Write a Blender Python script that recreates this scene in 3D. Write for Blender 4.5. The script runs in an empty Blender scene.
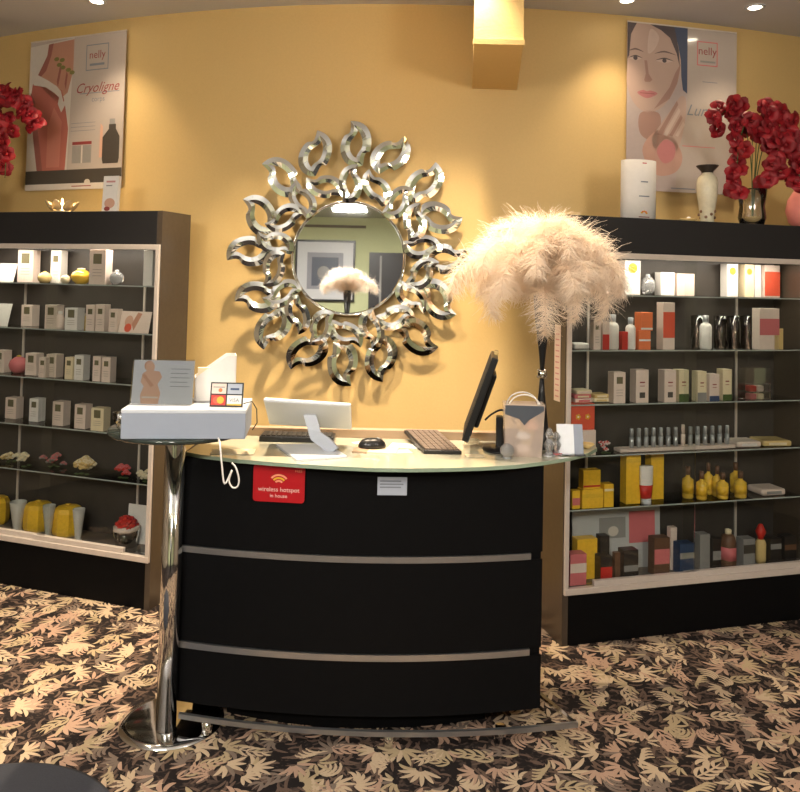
import bpy, bmesh, math, random
from mathutils import Vector, Matrix, Euler
R = random.Random(7)
SC = bpy.context.scene
COL = SC.collection
PI = math.pi
# ------------------------------------------------------------------ camera
H = 1.65; PITCH = .0395; ROLL = .0226; F = 770.; CY = 252.5
cr, sr, cp, sp = math.cos(ROLL), math.sin(ROLL), math.cos(PITCH), math.sin(PITCH)
FWD = Vector((0, cp, sp)); U0 = Vector((0, -sp, cp)); R0 = Vector((1, 0, 0))
RGT = R0*cr + U0*sr; UPV = U0*cr - R0*sr
EYE = Vector((0, 0, H))
cam = bpy.data.cameras.new('camera'); co = bpy.data.objects.new('camera', cam); COL.objects.link(co)
M = Matrix((RGT, UPV, -FWD)).transposed().to_4x4(); M.translation = EYE; co.matrix_world = M
cam.sensor_width = 36; cam.lens = F/800*36; cam.shift_y = (CY-396)/800; cam.clip_start = .05
SC.camera = co
SC.view_settings.view_transform = 'Standard'; SC.view_settings.look = 'None'; SC.view_settings.gamma = 1
SC.view_settings.use_curve_mapping = False
SC.view_settings.exposure = 1.22
SC.cycles.use_denoising = True
SC.cycles.max_bounces = 10; SC.cycles.transparent_max_bounces = 24; SC.cycles.glossy_bounces = 6
SC.cycles.sample_clamp_indirect = 6; SC.cycles.caustics_reflective = False; SC.cycles.caustics_refractive = False

def ray(px, py): return (RGT*((px-400)/F) + UPV*((CY-py)/F) + FWD)
def onz(px, py, z):
    d = ray(px, py); return EYE + d*((z-H)/d.z)
def ony(px, py, y):
    d = ray(px, py); return EYE + d*(y/d.y)
# ------------------------------------------------------------------ materials
MATS = {}
def mat(name, col, rough=.5, metal=0, spec=.5, emis=None, es=0, trans=0, coat=0, noise=None, bump=0, bscale=40, alpha=1, ior=1.45, sheen=0):
    if name in MATS: return MATS[name]
    m = bpy.data.materials.new(name); m.use_nodes = True; nt = m.node_tree
    b = nt.nodes['Principled BSDF']
    b.inputs['Base Color'].default_value = (*col, 1); b.inputs['Roughness'].default_value = rough
    b.inputs['Metallic'].default_value = metal; b.inputs['Specular IOR Level'].default_value = spec
    b.inputs['Transmission Weight'].default_value = trans; b.inputs['Coat Weight'].default_value = coat
    b.inputs['IOR'].default_value = ior; b.inputs['Alpha'].default_value = alpha; b.inputs['Sheen Weight'].default_value = sheen
    if emis: b.inputs['Emission Color'].default_value = (*emis, 1); b.inputs['Emission Strength'].default_value = es
    tc = nt.nodes.new('ShaderNodeTexCoord')
    n = nt.nodes.new('ShaderNodeTexNoise'); n.inputs['Scale'].default_value = bscale; n.inputs['Detail'].default_value = 4
    nt.links.new(tc.outputs['Object'], n.inputs['Vector'])
    amt = noise if noise is not None else .06
    mx = nt.nodes.new('ShaderNodeMix'); mx.data_type = 'RGBA'
    mx.inputs[6].default_value = (*[c*(1-amt) for c in col], 1); mx.inputs[7].default_value = (*[min(1, c*(1+amt)) for c in col], 1)
    nt.links.new(n.outputs['Fac'], mx.inputs[0]); nt.links.new(mx.outputs[2], b.inputs['Base Color'])
    if bump:
        bp = nt.nodes.new('ShaderNodeBump'); bp.inputs['Strength'].default_value = bump; bp.inputs['Distance'].default_value = .002
        nt.links.new(n.outputs['Fac'], bp.inputs['Height']); nt.links.new(bp.outputs['Normal'], b.inputs['Normal'])
    MATS[name] = m; return m
def pane_mat(name, tint=(1, 1, 1), refl=.9, ior=1.45, base=.0):
    """thin clear sheet: transparent with fresnel reflection"""
    m = bpy.data.materials.new(name); m.use_nodes = True; nt = m.node_tree; nt.nodes.clear()
    o = nt.nodes.new('ShaderNodeOutputMaterial'); t = nt.nodes.new('ShaderNodeBsdfTransparent'); g = nt.nodes.new('ShaderNodeBsdfGlossy')
    t.inputs[0].default_value = (*tint, 1); g.inputs['Roughness'].default_value = .02; g.inputs[0].default_value = (refl, refl, refl, 1)
    fr = nt.nodes.new('ShaderNodeFresnel'); fr.inputs[0].default_value = ior
    ad = nt.nodes.new('ShaderNodeMath'); ad.operation = 'ADD'; ad.inputs[1].default_value = base; ad.use_clamp = True
    mx = nt.nodes.new('ShaderNodeMixShader')
    nt.links.new(fr.outputs[0], ad.inputs[0]); nt.links.new(ad.outputs[0], mx.inputs[0])
    nt.links.new(t.outputs[0], mx.inputs[1]); nt.links.new(g.outputs[0], mx.inputs[2]); nt.links.new(mx.outputs[0], o.inputs[0])
    MATS[name] = m; return m
def srgb(r, g, b):
    f = lambda c: (c/255/12.92) if c/255 <= .04045 else ((c/255+.055)/1.055)**2.4
    return (f(r), f(g), f(b))
WALLM = mat('yellow_paint', (.66, .46, .19), .55, bump=.25, bscale=90, noise=.05)
CEILM = mat('grey_ceiling_paint', (.58, .58, .60), .8, bump=.3, bscale=150)
GREENM = mat('pale_green_paint', (.50, .52, .30), .7)
SIDEM = mat('warm_beige_paint', (.30, .24, .17), .8)
BLACK = mat('black_laminate', (.004, .004, .0045), .5, spec=.10, noise=.25, bump=.05)
BROWNB = mat('dark_brown_laminate', (.065, .048, .034), .3, spec=.6, noise=.2)
BACKM = mat('charcoal_back_panel', (.050, .043, .038), .4, noise=.3, bscale=12)
ALU = mat('satin_aluminium', (.70, .62, .56), .38, metal=.3)
CHROME = mat('chrome', (.78, .78, .78), .09, metal=1)
STRIP = mat('brushed_steel', (.42, .43, .45), .32, metal=.9)
SILVERM = mat('mirror_silver', (.86, .87, .85), .015, metal=1, noise=0)
LEAFM = mat('bevelled_mirror', (.84, .86, .84), .07, metal=1, noise=0)
WHITE = mat('white_card', (.80, .76, .72), .5)
WHITEP = mat('white_plastic', (.58, .61, .66), .35, noise=.02)
BOXBLUE = mat('cool_white_carton', (.30, .335, .41), .5, noise=.03)
PINKW = mat('blush_white_card', (.76, .62, .54), .5)
CREAM = mat('cream_card', (.80, .68, .46), .5)
EMB = mat('olive_emblem', (.14, .12, .06), .5)
GOLD = mat('gold_emblem', (.55, .38, .06), .35, metal=.4)
YEL = mat('golden_yellow', (.85, .50, .035), .35, noise=.2, bscale=60)
YLIQ = mat('yellow_oil', (.80, .50, .06), .12, coat=.5, noise=.15)
AMB = mat('pale_amber', (.72, .52, .22), .2, coat=.4)
RED = mat('red_card', (.55, .03, .02), .45)
DRED = mat('deep_red_petal', (.20, .004, .010), .55, noise=.35, bscale=80)
DRED2 = mat('crimson_petal', (.31, .008, .016), .5, noise=.3, bscale=80)
ROSE = mat('rose_pink', (.62, .16, .17), .5)
PINK = mat('pink_rubber', (.85, .28, .24), .35)
ORANGE = mat('orange_card', (.80, .20, .07), .5)
CORAL = mat('coral_red', (.72, .10, .05), .45)
BLUE = mat('navy_card', (.03, .06, .14), .4)
DARKB = mat('dark_carton', (.03, .025, .022), .35)
BRN = mat('brown_carton', (.14, .07, .04), .45)
GREY = mat('grey_carton', (.28, .27, .26), .5)
SILV = mat('silver_plastic', (.50, .52, .54), .28, metal=.5)
TAN = mat('tan_laminate', (.42, .29, .19), .45)
TAUPE = mat('taupe_keys', (.17, .125, .10), .5)
SCREENB = mat('black_plastic', (.012, .012, .013), .3)
RUBBER = mat('black_rubber', (.01, .01, .01), .6)
SIGNR = mat('sign_red', (.42, .008, .014), .35, coat=.3, noise=.03)
SIGNP = mat('sign_peach', (.85, .30, .18), .5)
SIGNY = mat('sign_yellow', (.70, .40, .03), .5)
SIGNW = mat('sign_white', (.85, .55, .50), .5)
LABEL = mat('grey_label', (.40, .44, .52), .5)
INKG = mat('grey_ink', (.20, .22, .26), .6)
GREEN = mat('stem_green', (.05, .09, .02), .6)
QUILL = mat('quill', (.7, .55, .4), .5)
SKIN = mat('print_skin', (.50, .24, .16), .5, noise=.1, bscale=8)
SKIN2 = mat('print_skin_light', (.62, .36, .26), .5, noise=.12, bscale=8)
SKINR = mat('print_skin_red', (.50, .16, .11), .5, noise=.1, bscale=6)
HAIR = mat('print_hair', (.05, .04, .05), .5)
HAIRB = mat('print_hair_blue', (.07, .09, .15), .5)
POSTER = mat('poster_paper', (.50, .43, .38), .18, coat=.6, noise=.03)
POSTERW = mat('print_white', (.62, .56, .50), .25)
INKD = mat('print_dark', (.07, .06, .05), .4)
INKR = mat('print_maroon', (.28, .05, .05), .5)
INKP = mat('print_pink', (.60, .28, .28), .5)
VCREAM = mat('cream_ceramic', (.68, .62, .46), .25, coat=.4, noise=.15, bscale=60)
VDARK = mat('dark_bronze', (.06, .05, .045), .3, metal=.5)
MATG = mat('grey_mat', (.035, .038, .05), .85, noise=.3, bscale=200)
PANE = pane_mat('clear_pane', (.96, .97, .96), .9, 1.22, .008)
SHELFG = pane_mat('shelf_glass', (.92, .96, .94), .8, 1.3, .01)
SMOKE = pane_mat('smoked_glass', (.55, .45, .40), .8, 1.5, .03)
CLEAR = pane_mat('clear_plastic', (.90, .90, .90), 1, 1.45, .06)
GEDGE = mat('green_glass_edge', (.28, .36, .27), .15, coat=.5)
GTOP = mat('frosted_counter_glass', (.52, .51, .40), .08, spec=.7, coat=.6, noise=.05)
CRYS = mat('crystal', (.85, .86, .88), .06, trans=.75, ior=1.5)
FLY = mat('flyer_blue', (.56, .60, .68), .4, noise=.03)
FEM = None
def feather_mat():
    m = bpy.data.materials.new('ostrich_down'); m.use_nodes = True; nt = m.node_tree; nt.nodes.clear()
    o = nt.nodes.new('ShaderNodeOutputMaterial'); d = nt.nodes.new('ShaderNodeBsdfDiffuse'); t = nt.nodes.new('ShaderNodeBsdfTranslucent')
    c = (.95, .84, .72, 1); d.inputs[0].default_value = c; t.inputs[0].default_value = c
    mx = nt.nodes.new('ShaderNodeMixShader'); mx.inputs[0].default_value = .45
    nt.links.new(d.outputs[0], mx.inputs[1]); nt.links.new(t.outputs[0], mx.inputs[2]); nt.links.new(mx.outputs[0], o.inputs[0])
    return m
FEM = feather_mat()
LAMP = mat('lamp_glow', (1, .95, .85), .5, emis=(1, .86, .66), es=14)
LAMPW = mat('dome_glow', (1, .98, .95), .5, emis=(1, .96, .9), es=4)
CANDLE = mat('candle_glow', (1, .8, .5), .5, emis=(1, .72, .36), es=5)
LEDM = mat('led_glow', (1, .95, .9), .5, emis=(1, .9, .78), es=10)

# ------------------------------------------------------------------ mesh helper
class MB:
    def __init__(s, *mats): s.v = []; s.f = []; s.mi = []; s.sm = []; s.mats = list(mats)
    def _m(s, m):
        if m is None: return 0
        if m not in s.mats: s.mats.append(m)
        return s.mats.index(m)
    def add(s, vs, fs, m=None, smooth=False, X=None):
        k = len(s.v); s.v += [(X @ Vector(v)) if X is not None else Vector(v) for v in vs]
        i = s._m(m)
        for f in fs: s.f.append([a+k for a in f]); s.mi.append(i); s.sm.append(smooth)
        return s
    def box(s, x0, x1, y0, y1, z0, z1, m=None, b=0, X=None):
        if b <= 0:
            vs = [(x, y, z) for z in (z0, z1) for y in (y0, y1) for x in (x0, x1)]
            return s.add(vs, [(0, 2, 3, 1), (4, 5, 7, 6), (0, 1, 5, 4), (2, 6, 7, 3), (0, 4, 6, 2), (1, 3, 7, 5)], m, False, X)
        bm = bmesh.new(); bmesh.ops.create_cube(bm, size=1)
        for v in bm.verts: v.co = Vector(((x0+x1)/2+v.co.x*(x1-x0), (y0+y1)/2+v.co.y*(y1-y0), (z0+z1)/2+v.co.z*(z1-z0)))
        b = min(b, .45*min(x1-x0, y1-y0, z1-z0))
        bmesh.ops.bevel(bm, geom=bm.edges[:]+bm.verts[:], offset=b, segments=2, affect='EDGES', profile=.5)
        bm.verts.index_update(); s.add([v.co[:] for v in bm.verts], [[v.index for v in f.verts] for f in bm.faces], m, False, X); bm.free(); return s
    def lathe(s, prof, n=24, m=None, X=None, sx=1, sy=1, smooth=True):
        vs = []; fs = []
        for r, z in prof:
            for k in range(n): a = 2*PI*k/n; vs.append((r*math.cos(a)*sx, r*math.sin(a)*sy, z))
        L = len(prof)
        for i in range(L-1):
            for k in range(n): a = i*n+k; b2 = i*n+(k+1) % n; fs.append((a, b2, b2+n, a+n))
        if prof[0][0] > 1e-5: fs.append(list(range(n))[::-1])
        if prof[-1][0] > 1e-5: fs.append([(L-1)*n+k for k in range(n)])
        return s.add(vs, fs, m, smooth, X)
    def tube(s, pts, r, n=8, m=None, X=None, closed=False):
        pts = [Vector(p) for p in pts]; rs = r if isinstance(r, (list, tuple)) else [r]*len(pts)
        vs = []; fs = []; prev = None; L = len(pts)
        for i, p in enumerate(pts):
            t = (pts[min(i+1, L-1)]-pts[max(i-1, 0)]).normalized() if not closed else (pts[(i+1) % L]-pts[i-1]).normalized()
            if prev is None:
                a = Vector((0, 0, 1)) if abs(t.z) < .9 else Vector((1, 0, 0)); nrm = t.cross(a).normalized()
            else: nrm = (prev - t*prev.dot(t)).normalized()
            prev = nrm; bn = t.cross(nrm)
            for k in range(n): a = 2*PI*k/n; vs.append(p+(nrm*math.cos(a)+bn*math.sin(a))*rs[i])
        for i in range(L if closed else L-1):
            j = (i+1) % L
            for k in range(n): fs.append((i*n+k, i*n+(k+1) % n, j*n+(k+1) % n, j*n+k))
        if not closed: fs.append(list(range(n))[::-1]); fs.append([(L-1)*n+k for k in range(n)])
        return s.add(vs, fs, m, True, X)
    def ball(s, c, r, m=None, sx=1, sy=1, sz=1, n=14, X=None):
        prof = [(r*math.sin(PI*i/8), -r*math.cos(PI*i/8)*sz) for i in range(9)]; prof[0] = (0, prof[0][1]); prof[-1] = (0, prof[-1][1])
        T = Matrix.Translation(c)
        return s.lathe(prof, n, m, (X @ T) if X is not None else T, sx, sy)
    def prism(s, pts, z0, z1, m=None, X=None):
        n = len(pts); vs = [(x, y, z0) for x, y in pts]+[(x, y, z1) for x, y in pts]
        fs = [list(range(n))[::-1], list(range(n, 2*n))]+[(i, (i+1) % n, (i+1) % n+n, i+n) for i in range(n)]
        return s.add(vs, fs, m, False, X)
    def build(s, name, m=None, parent=None, loc=None, rot=None, **kw):
        me = bpy.data.meshes.new(name); me.from_pydata([v[:] for v in s.v], [], s.f)
        mats = s.mats if s.mats else [m]
        if m is not None and s.mats and m not in s.mats: pass
        for q in (mats or [m]): me.materials.append(q if q is not None else m)
        me.polygons.foreach_set('material_index', s.mi); me.polygons.foreach_set('use_smooth', s.sm); me.update()
        o = bpy.data.objects.new(name, me); COL.objects.link(o)
        if parent: o.parent = parent
        if loc is not None: o.location = loc
        if rot is not None: o.rotation_euler = rot
        for k, v in kw.items(): o[k] = v
        return o
def mb(m): return MB(m)
def empty(name, loc=(0, 0, 0), rz=0, **kw):
    o = bpy.data.objects.new(name, None); COL.objects.link(o); o.location = loc; o.rotation_euler = (0, 0, rz); o.empty_display_size = .05
    for k, v in kw.items(): o[k] = v
    return o
def tag(o, label, category, group=None):
    o['label'] = label; o['category'] = category
    if group: o['group'] = group
    return o
def copy_tree(o, parent=None):
    c = o.copy(); COL.objects.link(c); c.parent = parent
    for ch in list(o.children): copy_tree(ch, c)
    return c
def text_geo(txt, size, ext=.0003, shear=0, align='CENTER'):
    cu = bpy.data.curves.new('t', 'FONT'); cu.body = txt; cu.size = size; cu.extrude = ext; cu.align_x = align; cu.align_y = 'CENTER'; cu.shear = shear; cu.resolution_u = 3
    to = bpy.data.objects.new('t', cu); COL.objects.link(to)
    bpy.context.view_layer.update()
    me = bpy.data.meshes.new_from_object(to.evaluated_get(bpy.context.evaluated_depsgraph_get()))
    vs = [v.co.copy() for v in me.vertices]; fs = [list(p.vertices) for p in me.polygons]
    bpy.data.objects.remove(to); bpy.data.curves.remove(cu); bpy.data.meshes.remove(me)
    return vs, fs
UPR = Euler((PI/2, 0, 0)).to_matrix().to_4x4()      # xy drawing -> upright, facing -y
class Print(MB):
    """flat print drawn on an upright sheet: x right, z up, layers rise towards -y"""
    def poly(s, pts, m, lay=1):
        y = -.0004*lay; n = len(pts)
        return s.add([(x, y, z) for x, z in pts], [list(range(n))], m)
    def sp(s, pts, m, lay=1):
        o = []; n = len(pts)
        for i in range(n):
            p0, p1, p2, p3 = [pts[(i+q) % n] for q in (-1, 0, 1, 2)]
            for q in range(6):
                t = q/6; o.append(tuple(.5*((2*p1[c])+(-p0[c]+p2[c])*t+(2*p0[c]-5*p1[c]+4*p2[c]-p3[c])*t*t+(-p0[c]+3*p1[c]-3*p2[c]+p3[c])*t**3) for c in (0, 1)))
        return s.poly(o, m, lay)
    def rect(s, x0, x1, z0, z1, m, lay=1): return s.poly([(x0, z0), (x1, z0), (x1, z1), (x0, z1)], m, lay)
    def oval(s, cx, cz, rx, rz, m, lay=1, n=20, a0=0, a1=2*PI):
        return s.poly([(cx+rx*math.cos(a0+(a1-a0)*k/n), cz+rz*math.sin(a0+(a1-a0)*k/n)) for k in range(n if a1-a0 > 6.2 else n+1)], m, lay)
    def text(s, t, size, cx, cz, m, lay=1, shear=0):
        v, f = text_geo(t, size, .00005, shear); T = Matrix.Translation((cx, -.0004*lay, cz)) @ UPR
        return s.add(v, f, m, False, T)
    def outline(s, x0, x1, z0, z1, w, m, lay=1):
        s.rect(x0, x1, z0, z0+w, m, lay); s.rect(x0, x1, z1-w, z1, m, lay); s.rect(x0, x0+w, z0+w, z1-w, m, lay); s.rect(x1-w, x1, z0+w, z1-w, m, lay); return s
    def arc(s, cx, cz, r, w, a0, a1, m, lay=1, n=12):
        for k in range(n):
            a, b = a0+(a1-a0)*k/n, a0+(a1-a0)*(k+1)/n
            s.poly([(cx+(r-w/2)*math.cos(a), cz+(r-w/2)*math.sin(a)), (cx+(r+w/2)*math.cos(a), cz+(r+w/2)*math.sin(a)), (cx+(r+w/2)*math.cos(b), cz+(r+w/2)*math.sin(b)), (cx+(r-w/2)*math.cos(b), cz+(r-w/2)*math.sin(b))], m, lay)
        return s
# ------------------------------------------------------------------ room shell
HC = 3.19
def ceil_y(px): return 4+33*((px-372)/(372 if px < 372 else 428))**2
WP = [onz(px, ceil_y(px), HC) for px in range(-100, 901, 20)]
SIDE = 3.7
WPTS = [(-SIDE, WP[0].y+.25)]+[(p.x, p.y) for p in WP]+[(SIDE, WP[-1].y+.25)]
def wally(x):
    for (a, b), (c, d) in zip(WPTS, WPTS[1:]):
        if a <= x <= c: return b+(d-b)*(x-a)/(c-a)
    return WPTS[0][1]
def onwall(px, py, off=0):
    y = 4.2
    for _ in range(30): p = ony(px, py, y); y = wally(p.x)-off
    return ony(px, py, y)
w = mb(WALLM)
outer = [(x, y+.15) for x, y in WPTS]
vs = []; fs = []; n = len(WPTS)
for (x, y), (X2, Y2) in zip(WPTS, outer): vs += [(x, y, 0), (x, y, HC), (X2, Y2, HC), (X2, Y2, 0)]
for i in range(n-1):
    a = 4*i; b = a+4
    fs += [(a, b, b+1, a+1), (a+3, a+2, b+2, b+3), (a+1, b+1, b+2, a+2), (a, a+3, b+3, b)]
fs += [(0, 1, 2, 3), (4*(n-1), 4*(n-1)+3, 4*(n-1)+2, 4*(n-1)+1)]
w.add(vs, fs); w.build('wall_back', kind='structure')
YB = -3.3
mb(SIDEM).box(-SIDE-.15, -SIDE, YB-.15, WPTS[0][1]+.15, 0, HC).build('wall_left', kind='structure')
mb(SIDEM).box(SIDE, SIDE+.15, YB-.15, WPTS[-1][1]+.15, 0, HC).build('wall_right', kind='structure')
mb(GREENM).box(-SIDE, SIDE, YB-.15, YB, 0, HC).build('wall_front', kind='structure')
mb(CEILM).box(-SIDE-.15, SIDE+.15, YB-.15, 5.6, HC, HC+.12).build('ceiling', kind='structure')
mb(mat('pale_drop_ceiling', (.62, .62, .50), .8)).box(-SIDE+.001, SIDE-.001, YB+.001, -.35, 2.62, HC-.001).build('ceiling_drop', kind='structure')
mb(mat('brown_trim', (.12, .09, .05), .5)).box(-1.45, -.52, YB+.001, YB+.03, 2.46, 2.50).box(.0, .7, YB+.001, YB+.03, 2.40, 2.50).build('trim_front', kind='structure')
# floor with woven acanthus pattern
PILE = [mat('pile_cream', srgb(190, 167, 139), .95, noise=.2, bscale=500), mat('pile_blush', srgb(176, 144, 122), .95, noise=.2, bscale=500),
        mat('pile_straw', srgb(172, 152, 120), .95, noise=.2, bscale=500), mat('pile_grey', srgb(120, 104, 92), .95, noise=.2, bscale=500)]
BRNP = mat('pile_brown', srgb(98, 78, 66), .95, noise=.3, bscale=500)
def carpet_base():
    m = bpy.data.materials.new('carpet_ground'); m.use_nodes = True; nt = m.node_tree; b = nt.nodes['Principled BSDF']; b.inputs['Roughness'].default_value = .95
    b.inputs['Specular IOR Level'].default_value = .1
    tc = nt.nodes.new('ShaderNodeTexCoord'); n1 = nt.nodes.new('ShaderNodeTexNoise'); n1.inputs['Scale'].default_value = 26; n1.inputs['Detail'].default_value = 3; n1.inputs['Distortion'].default_value = 1.5
    r = nt.nodes.new('ShaderNodeValToRGB'); e = r.color_ramp.elements
    e[0].position = .52; e[0].color = (*srgb(38, 33, 32), 1); e[1].position = .66; e[1].color = (*srgb(84, 70, 62), 1)
    nt.links.new(tc.outputs['Object'], n1.inputs['Vector']); nt.links.new(n1.outputs['Fac'], r.inputs[0]); nt.links.new(r.outputs[0], b.inputs['Base Color'])
    return m
fl = MB(carpet_base(), *PILE)
fl.box(-SIDE-.15, SIDE+.15, YB-.15, 5.6, -.1, 0)
def petal(x, y, ang, L, W, curve, z, m):
    N = 6; vs = []; fs = []; px, py, a = x, y, ang; st = L/N
    for i in range(N+1):
        t = i/N; ww = W*(.28+.95*math.sin(PI*min(1, t*.80+.12))**1.2)*(1 if t < .98 else .35)
        nx, ny = -math.sin(a), math.cos(a)
        vs += [(px+nx*ww/2, py+ny*ww/2, z), (px, py, z+.0012), (px-nx*ww/2, py-ny*ww/2, z)]
        px += math.cos(a)*st; py += math.sin(a)*st; a += curve/N
    for i in range(N):
        k = 3*i; fs += [(k, k+1, k+4, k+3), (k+1, k+2, k+5, k+4)]
    fl.add(vs, fs, m, True)
gx = -3.6
S_ = .09
rows = int((4.9-.9)/S_); cols = int(7.0/S_)
for r in range(rows):
    for c in range(cols):
        x = -3.5+c*S_+(S_/2 if r % 2 else 0)+R.uniform(-.035, .035); y = .9+r*S_+R.uniform(-.035, .035)
        if abs(x) > .60*y+.5: continue
        if y > wally(x)-.02: continue
        zb_ = .0006+.0012*R.random()
        base = R.choice([0, PI, .5, -.5, PI-.5, PI+.5, -PI/2])+R.uniform(-.35, .35); mm = R.choices(PILE, [5, 4, 3, 1.2])[0]; big = R.uniform(.8, 1.2)
        for q in range(7): petal(x+R.uniform(-.055, .055), y+R.uniform(-.055, .055), R.uniform(0, 6.28), .05*R.uniform(.7, 1.3), .009, R.uniform(-1.5, 1.5), .0004, BRNP)
        mode = R.random(); cv = R.uniform(-1.2, 1.2)
        if mode < .68:
            k = R.choice([5, 6, 7]); spread = R.uniform(1.7, 2.6)
            for q in range(k):
                t = q/(k-1)-.5; a = base+spread*t
                petal(x+.016*math.cos(a), y+.016*math.sin(a), a, big*(.072-.03*abs(t))*R.uniform(.8, 1.15), .0125*big, cv+t*1.6, zb_+.0002*(q % 3), mm if R.random() < .85 else R.choice(PILE))
        elif mode < .84:
            k = 4; a0 = base; qx, qy = x-.05*math.cos(base), y-.05*math.sin(base)
            petal(qx, qy, a0, .13*big, .007, cv, zb_, mm)
            for q in range(k):
                for sg_ in (-1, 1): petal(qx, qy, a0+sg_*.95, .062*big*(1-.1*q), .0105*big, -sg_*1.1, zb_+.0003, mm if R.random() < .85 else R.choice(PILE))
                qx += .030*math.cos(a0)*big; qy += .030*math.sin(a0)*big; a0 += cv/k
        else:
            sg_ = R.choice((-1, 1))
            for q in range(4): petal(x+.017*q*math.sin(base), y-.017*q*math.cos(base), base, (.11-.017*q)*big, .0105, 2.2*sg_, zb_, mm)
fl.build('floor', kind='structure')
# bulkhead beam end above the plume
bw = [onwall(473, 90), onwall(518, 89)]
zb = (bw[0].z+bw[1].z)/2
fr0 = onz(474, 42, zb); fr1 = onz(524, 42, zb)
y0 = max(bw[0].y, bw[1].y)+.05; yf = fr0.y
v = [(bw[0].x, y0, zb), (bw[1].x, y0, zb), (fr1.x, yf, zb), (fr0.x, yf, zb)]
v += [(a, b, HC-.001) for a, b, _ in v]
bm_ = mb(WALLM).add(v, [(0, 1, 2, 3), (4, 7, 6, 5), (0, 4, 5, 1), (1, 5, 6, 2), (2, 6, 7, 3), (3, 7, 4, 0)])
bm_.box(fr0.x-.004, fr1.x+.004, yf-.012, yf+.01, zb-.012, zb+.012)
bm_.build('beam', kind='structure')

FILL_POWER = 235
# recessed ceiling spots
def spot(px, py, label, X=None, Y=None, power=120, cone=92):
    p = onz(px, py, HC) if X is None else Vector((X, Y, HC))
    t = empty('recessed_spotlight', (p.x, p.y, HC)); tag(t, label, 'ceiling light', 'recessed ceiling spotlights')
    ring = mb(WHITEP).lathe([(.034, -.001), (.036, -.006), (.052, -.005), (.055, 0), (.034, 0)], 28); ring.build('trim_ring', parent=t)
    mb(LAMP).lathe([(.0, -.0035), (.033, -.0035), (.033, -.001), (0, -.001)], 24).build('bulb', parent=t)
    ld = bpy.data.lights.new('spot_beam', 'SPOT'); ld.energy = power; ld.color = (1, .80, .56); ld.spot_size = math.radians(cone); ld.spot_blend = .9; ld.shadow_soft_size = .04
    lo = bpy.data.objects.new('spot_beam', ld); COL.objects.link(lo); lo.parent = t; lo.location = (0, 0, -.03)
    return t
spot(97, 1, 'recessed spotlight glowing above the flower poster at left', power=17)
spot(627, 0, 'recessed spotlight glowing above the face poster, at the picture top', power=12)
spot(755, 7, 'recessed spotlight glowing above the red orchids, nearest the right edge', power=12)
spot(0, 0, 'recessed spotlight in the ceiling ahead of the mirror', -.66, 3.36, power=145, cone=98)
spot(0, 0, 'recessed spotlight in the ceiling ahead of the beam', .24, 3.36, power=145, cone=98)
spot(0, 0, 'recessed spotlight out toward the front left of the room', -2.2, 3.2, power=90, cone=70)
def area(name, loc, rot, sx, sy, e, col):
    ld = bpy.data.lights.new(name, 'AREA'); ld.shape = 'RECTANGLE'; ld.size = sx; ld.size_y = sy; ld.energy = e; ld.color = col
    o = bpy.data.objects.new(name, ld); COL.objects.link(o); o.location = loc; o.rotation_euler = rot; return o
# flush dome lamp in the dropped ceiling behind the camera (seen in the mirror)
dl = empty('dome_lamp', (-.62, -1.0, 2.62)); tag(dl, 'round white dome lamp on the lowered ceiling, seen in the mirror', 'ceiling light')
mb(LAMPW).lathe([(.0, -.09), (.12, -.085), (.2, -.05), (.23, -.0)], 32).build('diffuser', parent=dl)
mb(WHITEP).lathe([(.23, -.02), (.25, -.02), (.25, 0), (.23, 0)], 32).build('rim', parent=dl)
da_ = area('dome_light', (0, 0, -.10), (0, 0, 0), .4, .4, 70, (1, .95, .88)); da_.parent = dl
for fx in (-1.5, 1.6):  # added out-of-view fill globes, lifting ceiling and walls evenly
    cl = empty('fill_globe', (fx, .75, 2.35)); tag(cl, 'added fill globe out of view overhead toward the %s wall' % ('left' if fx < 0 else 'right'), 'fill light')
    mb(LAMPW).lathe([(.145*math.sin(PI*i/12), -.145*math.cos(PI*i/12)) for i in range(13)], 32).build('fill_shell', parent=cl)
    mb(CHROME).lathe([(0, .14), (.012, .14), (.006, .17), (.006, HC-2.37), (.05, HC-2.365), (.05, HC-2.351), (0, HC-2.351)], 16).build('fill_rod', parent=cl)
    for dz in (.02,):
        pl0 = bpy.data.lights.new('fill_light', 'POINT'); pl0.energy = FILL_POWER; pl0.color = (1, .91, .79); pl0.shadow_soft_size = .16; p0_ = bpy.data.objects.new('fill_light', pl0); COL.objects.link(p0_); p0_.parent = cl
# things behind the viewer that the round mirror shows
fp = empty('framed_picture', (-1.12, YB+.002, 1.38)); tag(fp, 'large black-framed picture on the pale green wall, seen in the mirror', 'picture')
p_ = MB(); p_.box(-.42, .42, 0, .03, 0, .86, mat('mount_white', (.55, .55, .56), .4))
p_.build('mount', parent=fp)
f_ = mb(SCREENB)
for a in ((-.45, .45, -.03, .0), (-.45, .45, .86, .89)): f_.box(a[0], a[1], 0, .045, a[2], a[3])
for a in ((-.45, -.42), (.42, .45)): f_.box(a[0], a[1], 0, .045, 0, .86)
f_.build('frame', parent=fp)
q_ = MB(); q_.box(-.27, .27, .03, .034, .15, .70, mat('mount_grey', (.25, .25, .28), .4)); q_.box(-.2, .2, .034, .037, .2, .63, mat('art_dark', (.08, .09, .12), .4)); q_.ball((-.02, .036, .4), .1, GREY, sy=.08)
q_.build('print', parent=fp)
dr = MB(); dr.box(-.46, .62, YB+.001, YB+.03, 0, 2.1, mat('dark_door', (.035, .033, .036), .35)); dr.box(-.30, -.27, YB+.03, YB+.05, 0, 2.05, GREY); dr.box(.05, .08, YB+.03, YB+.05, 0, 2.05, DARKB)
dr.build('door_1', kind='structure')

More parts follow.
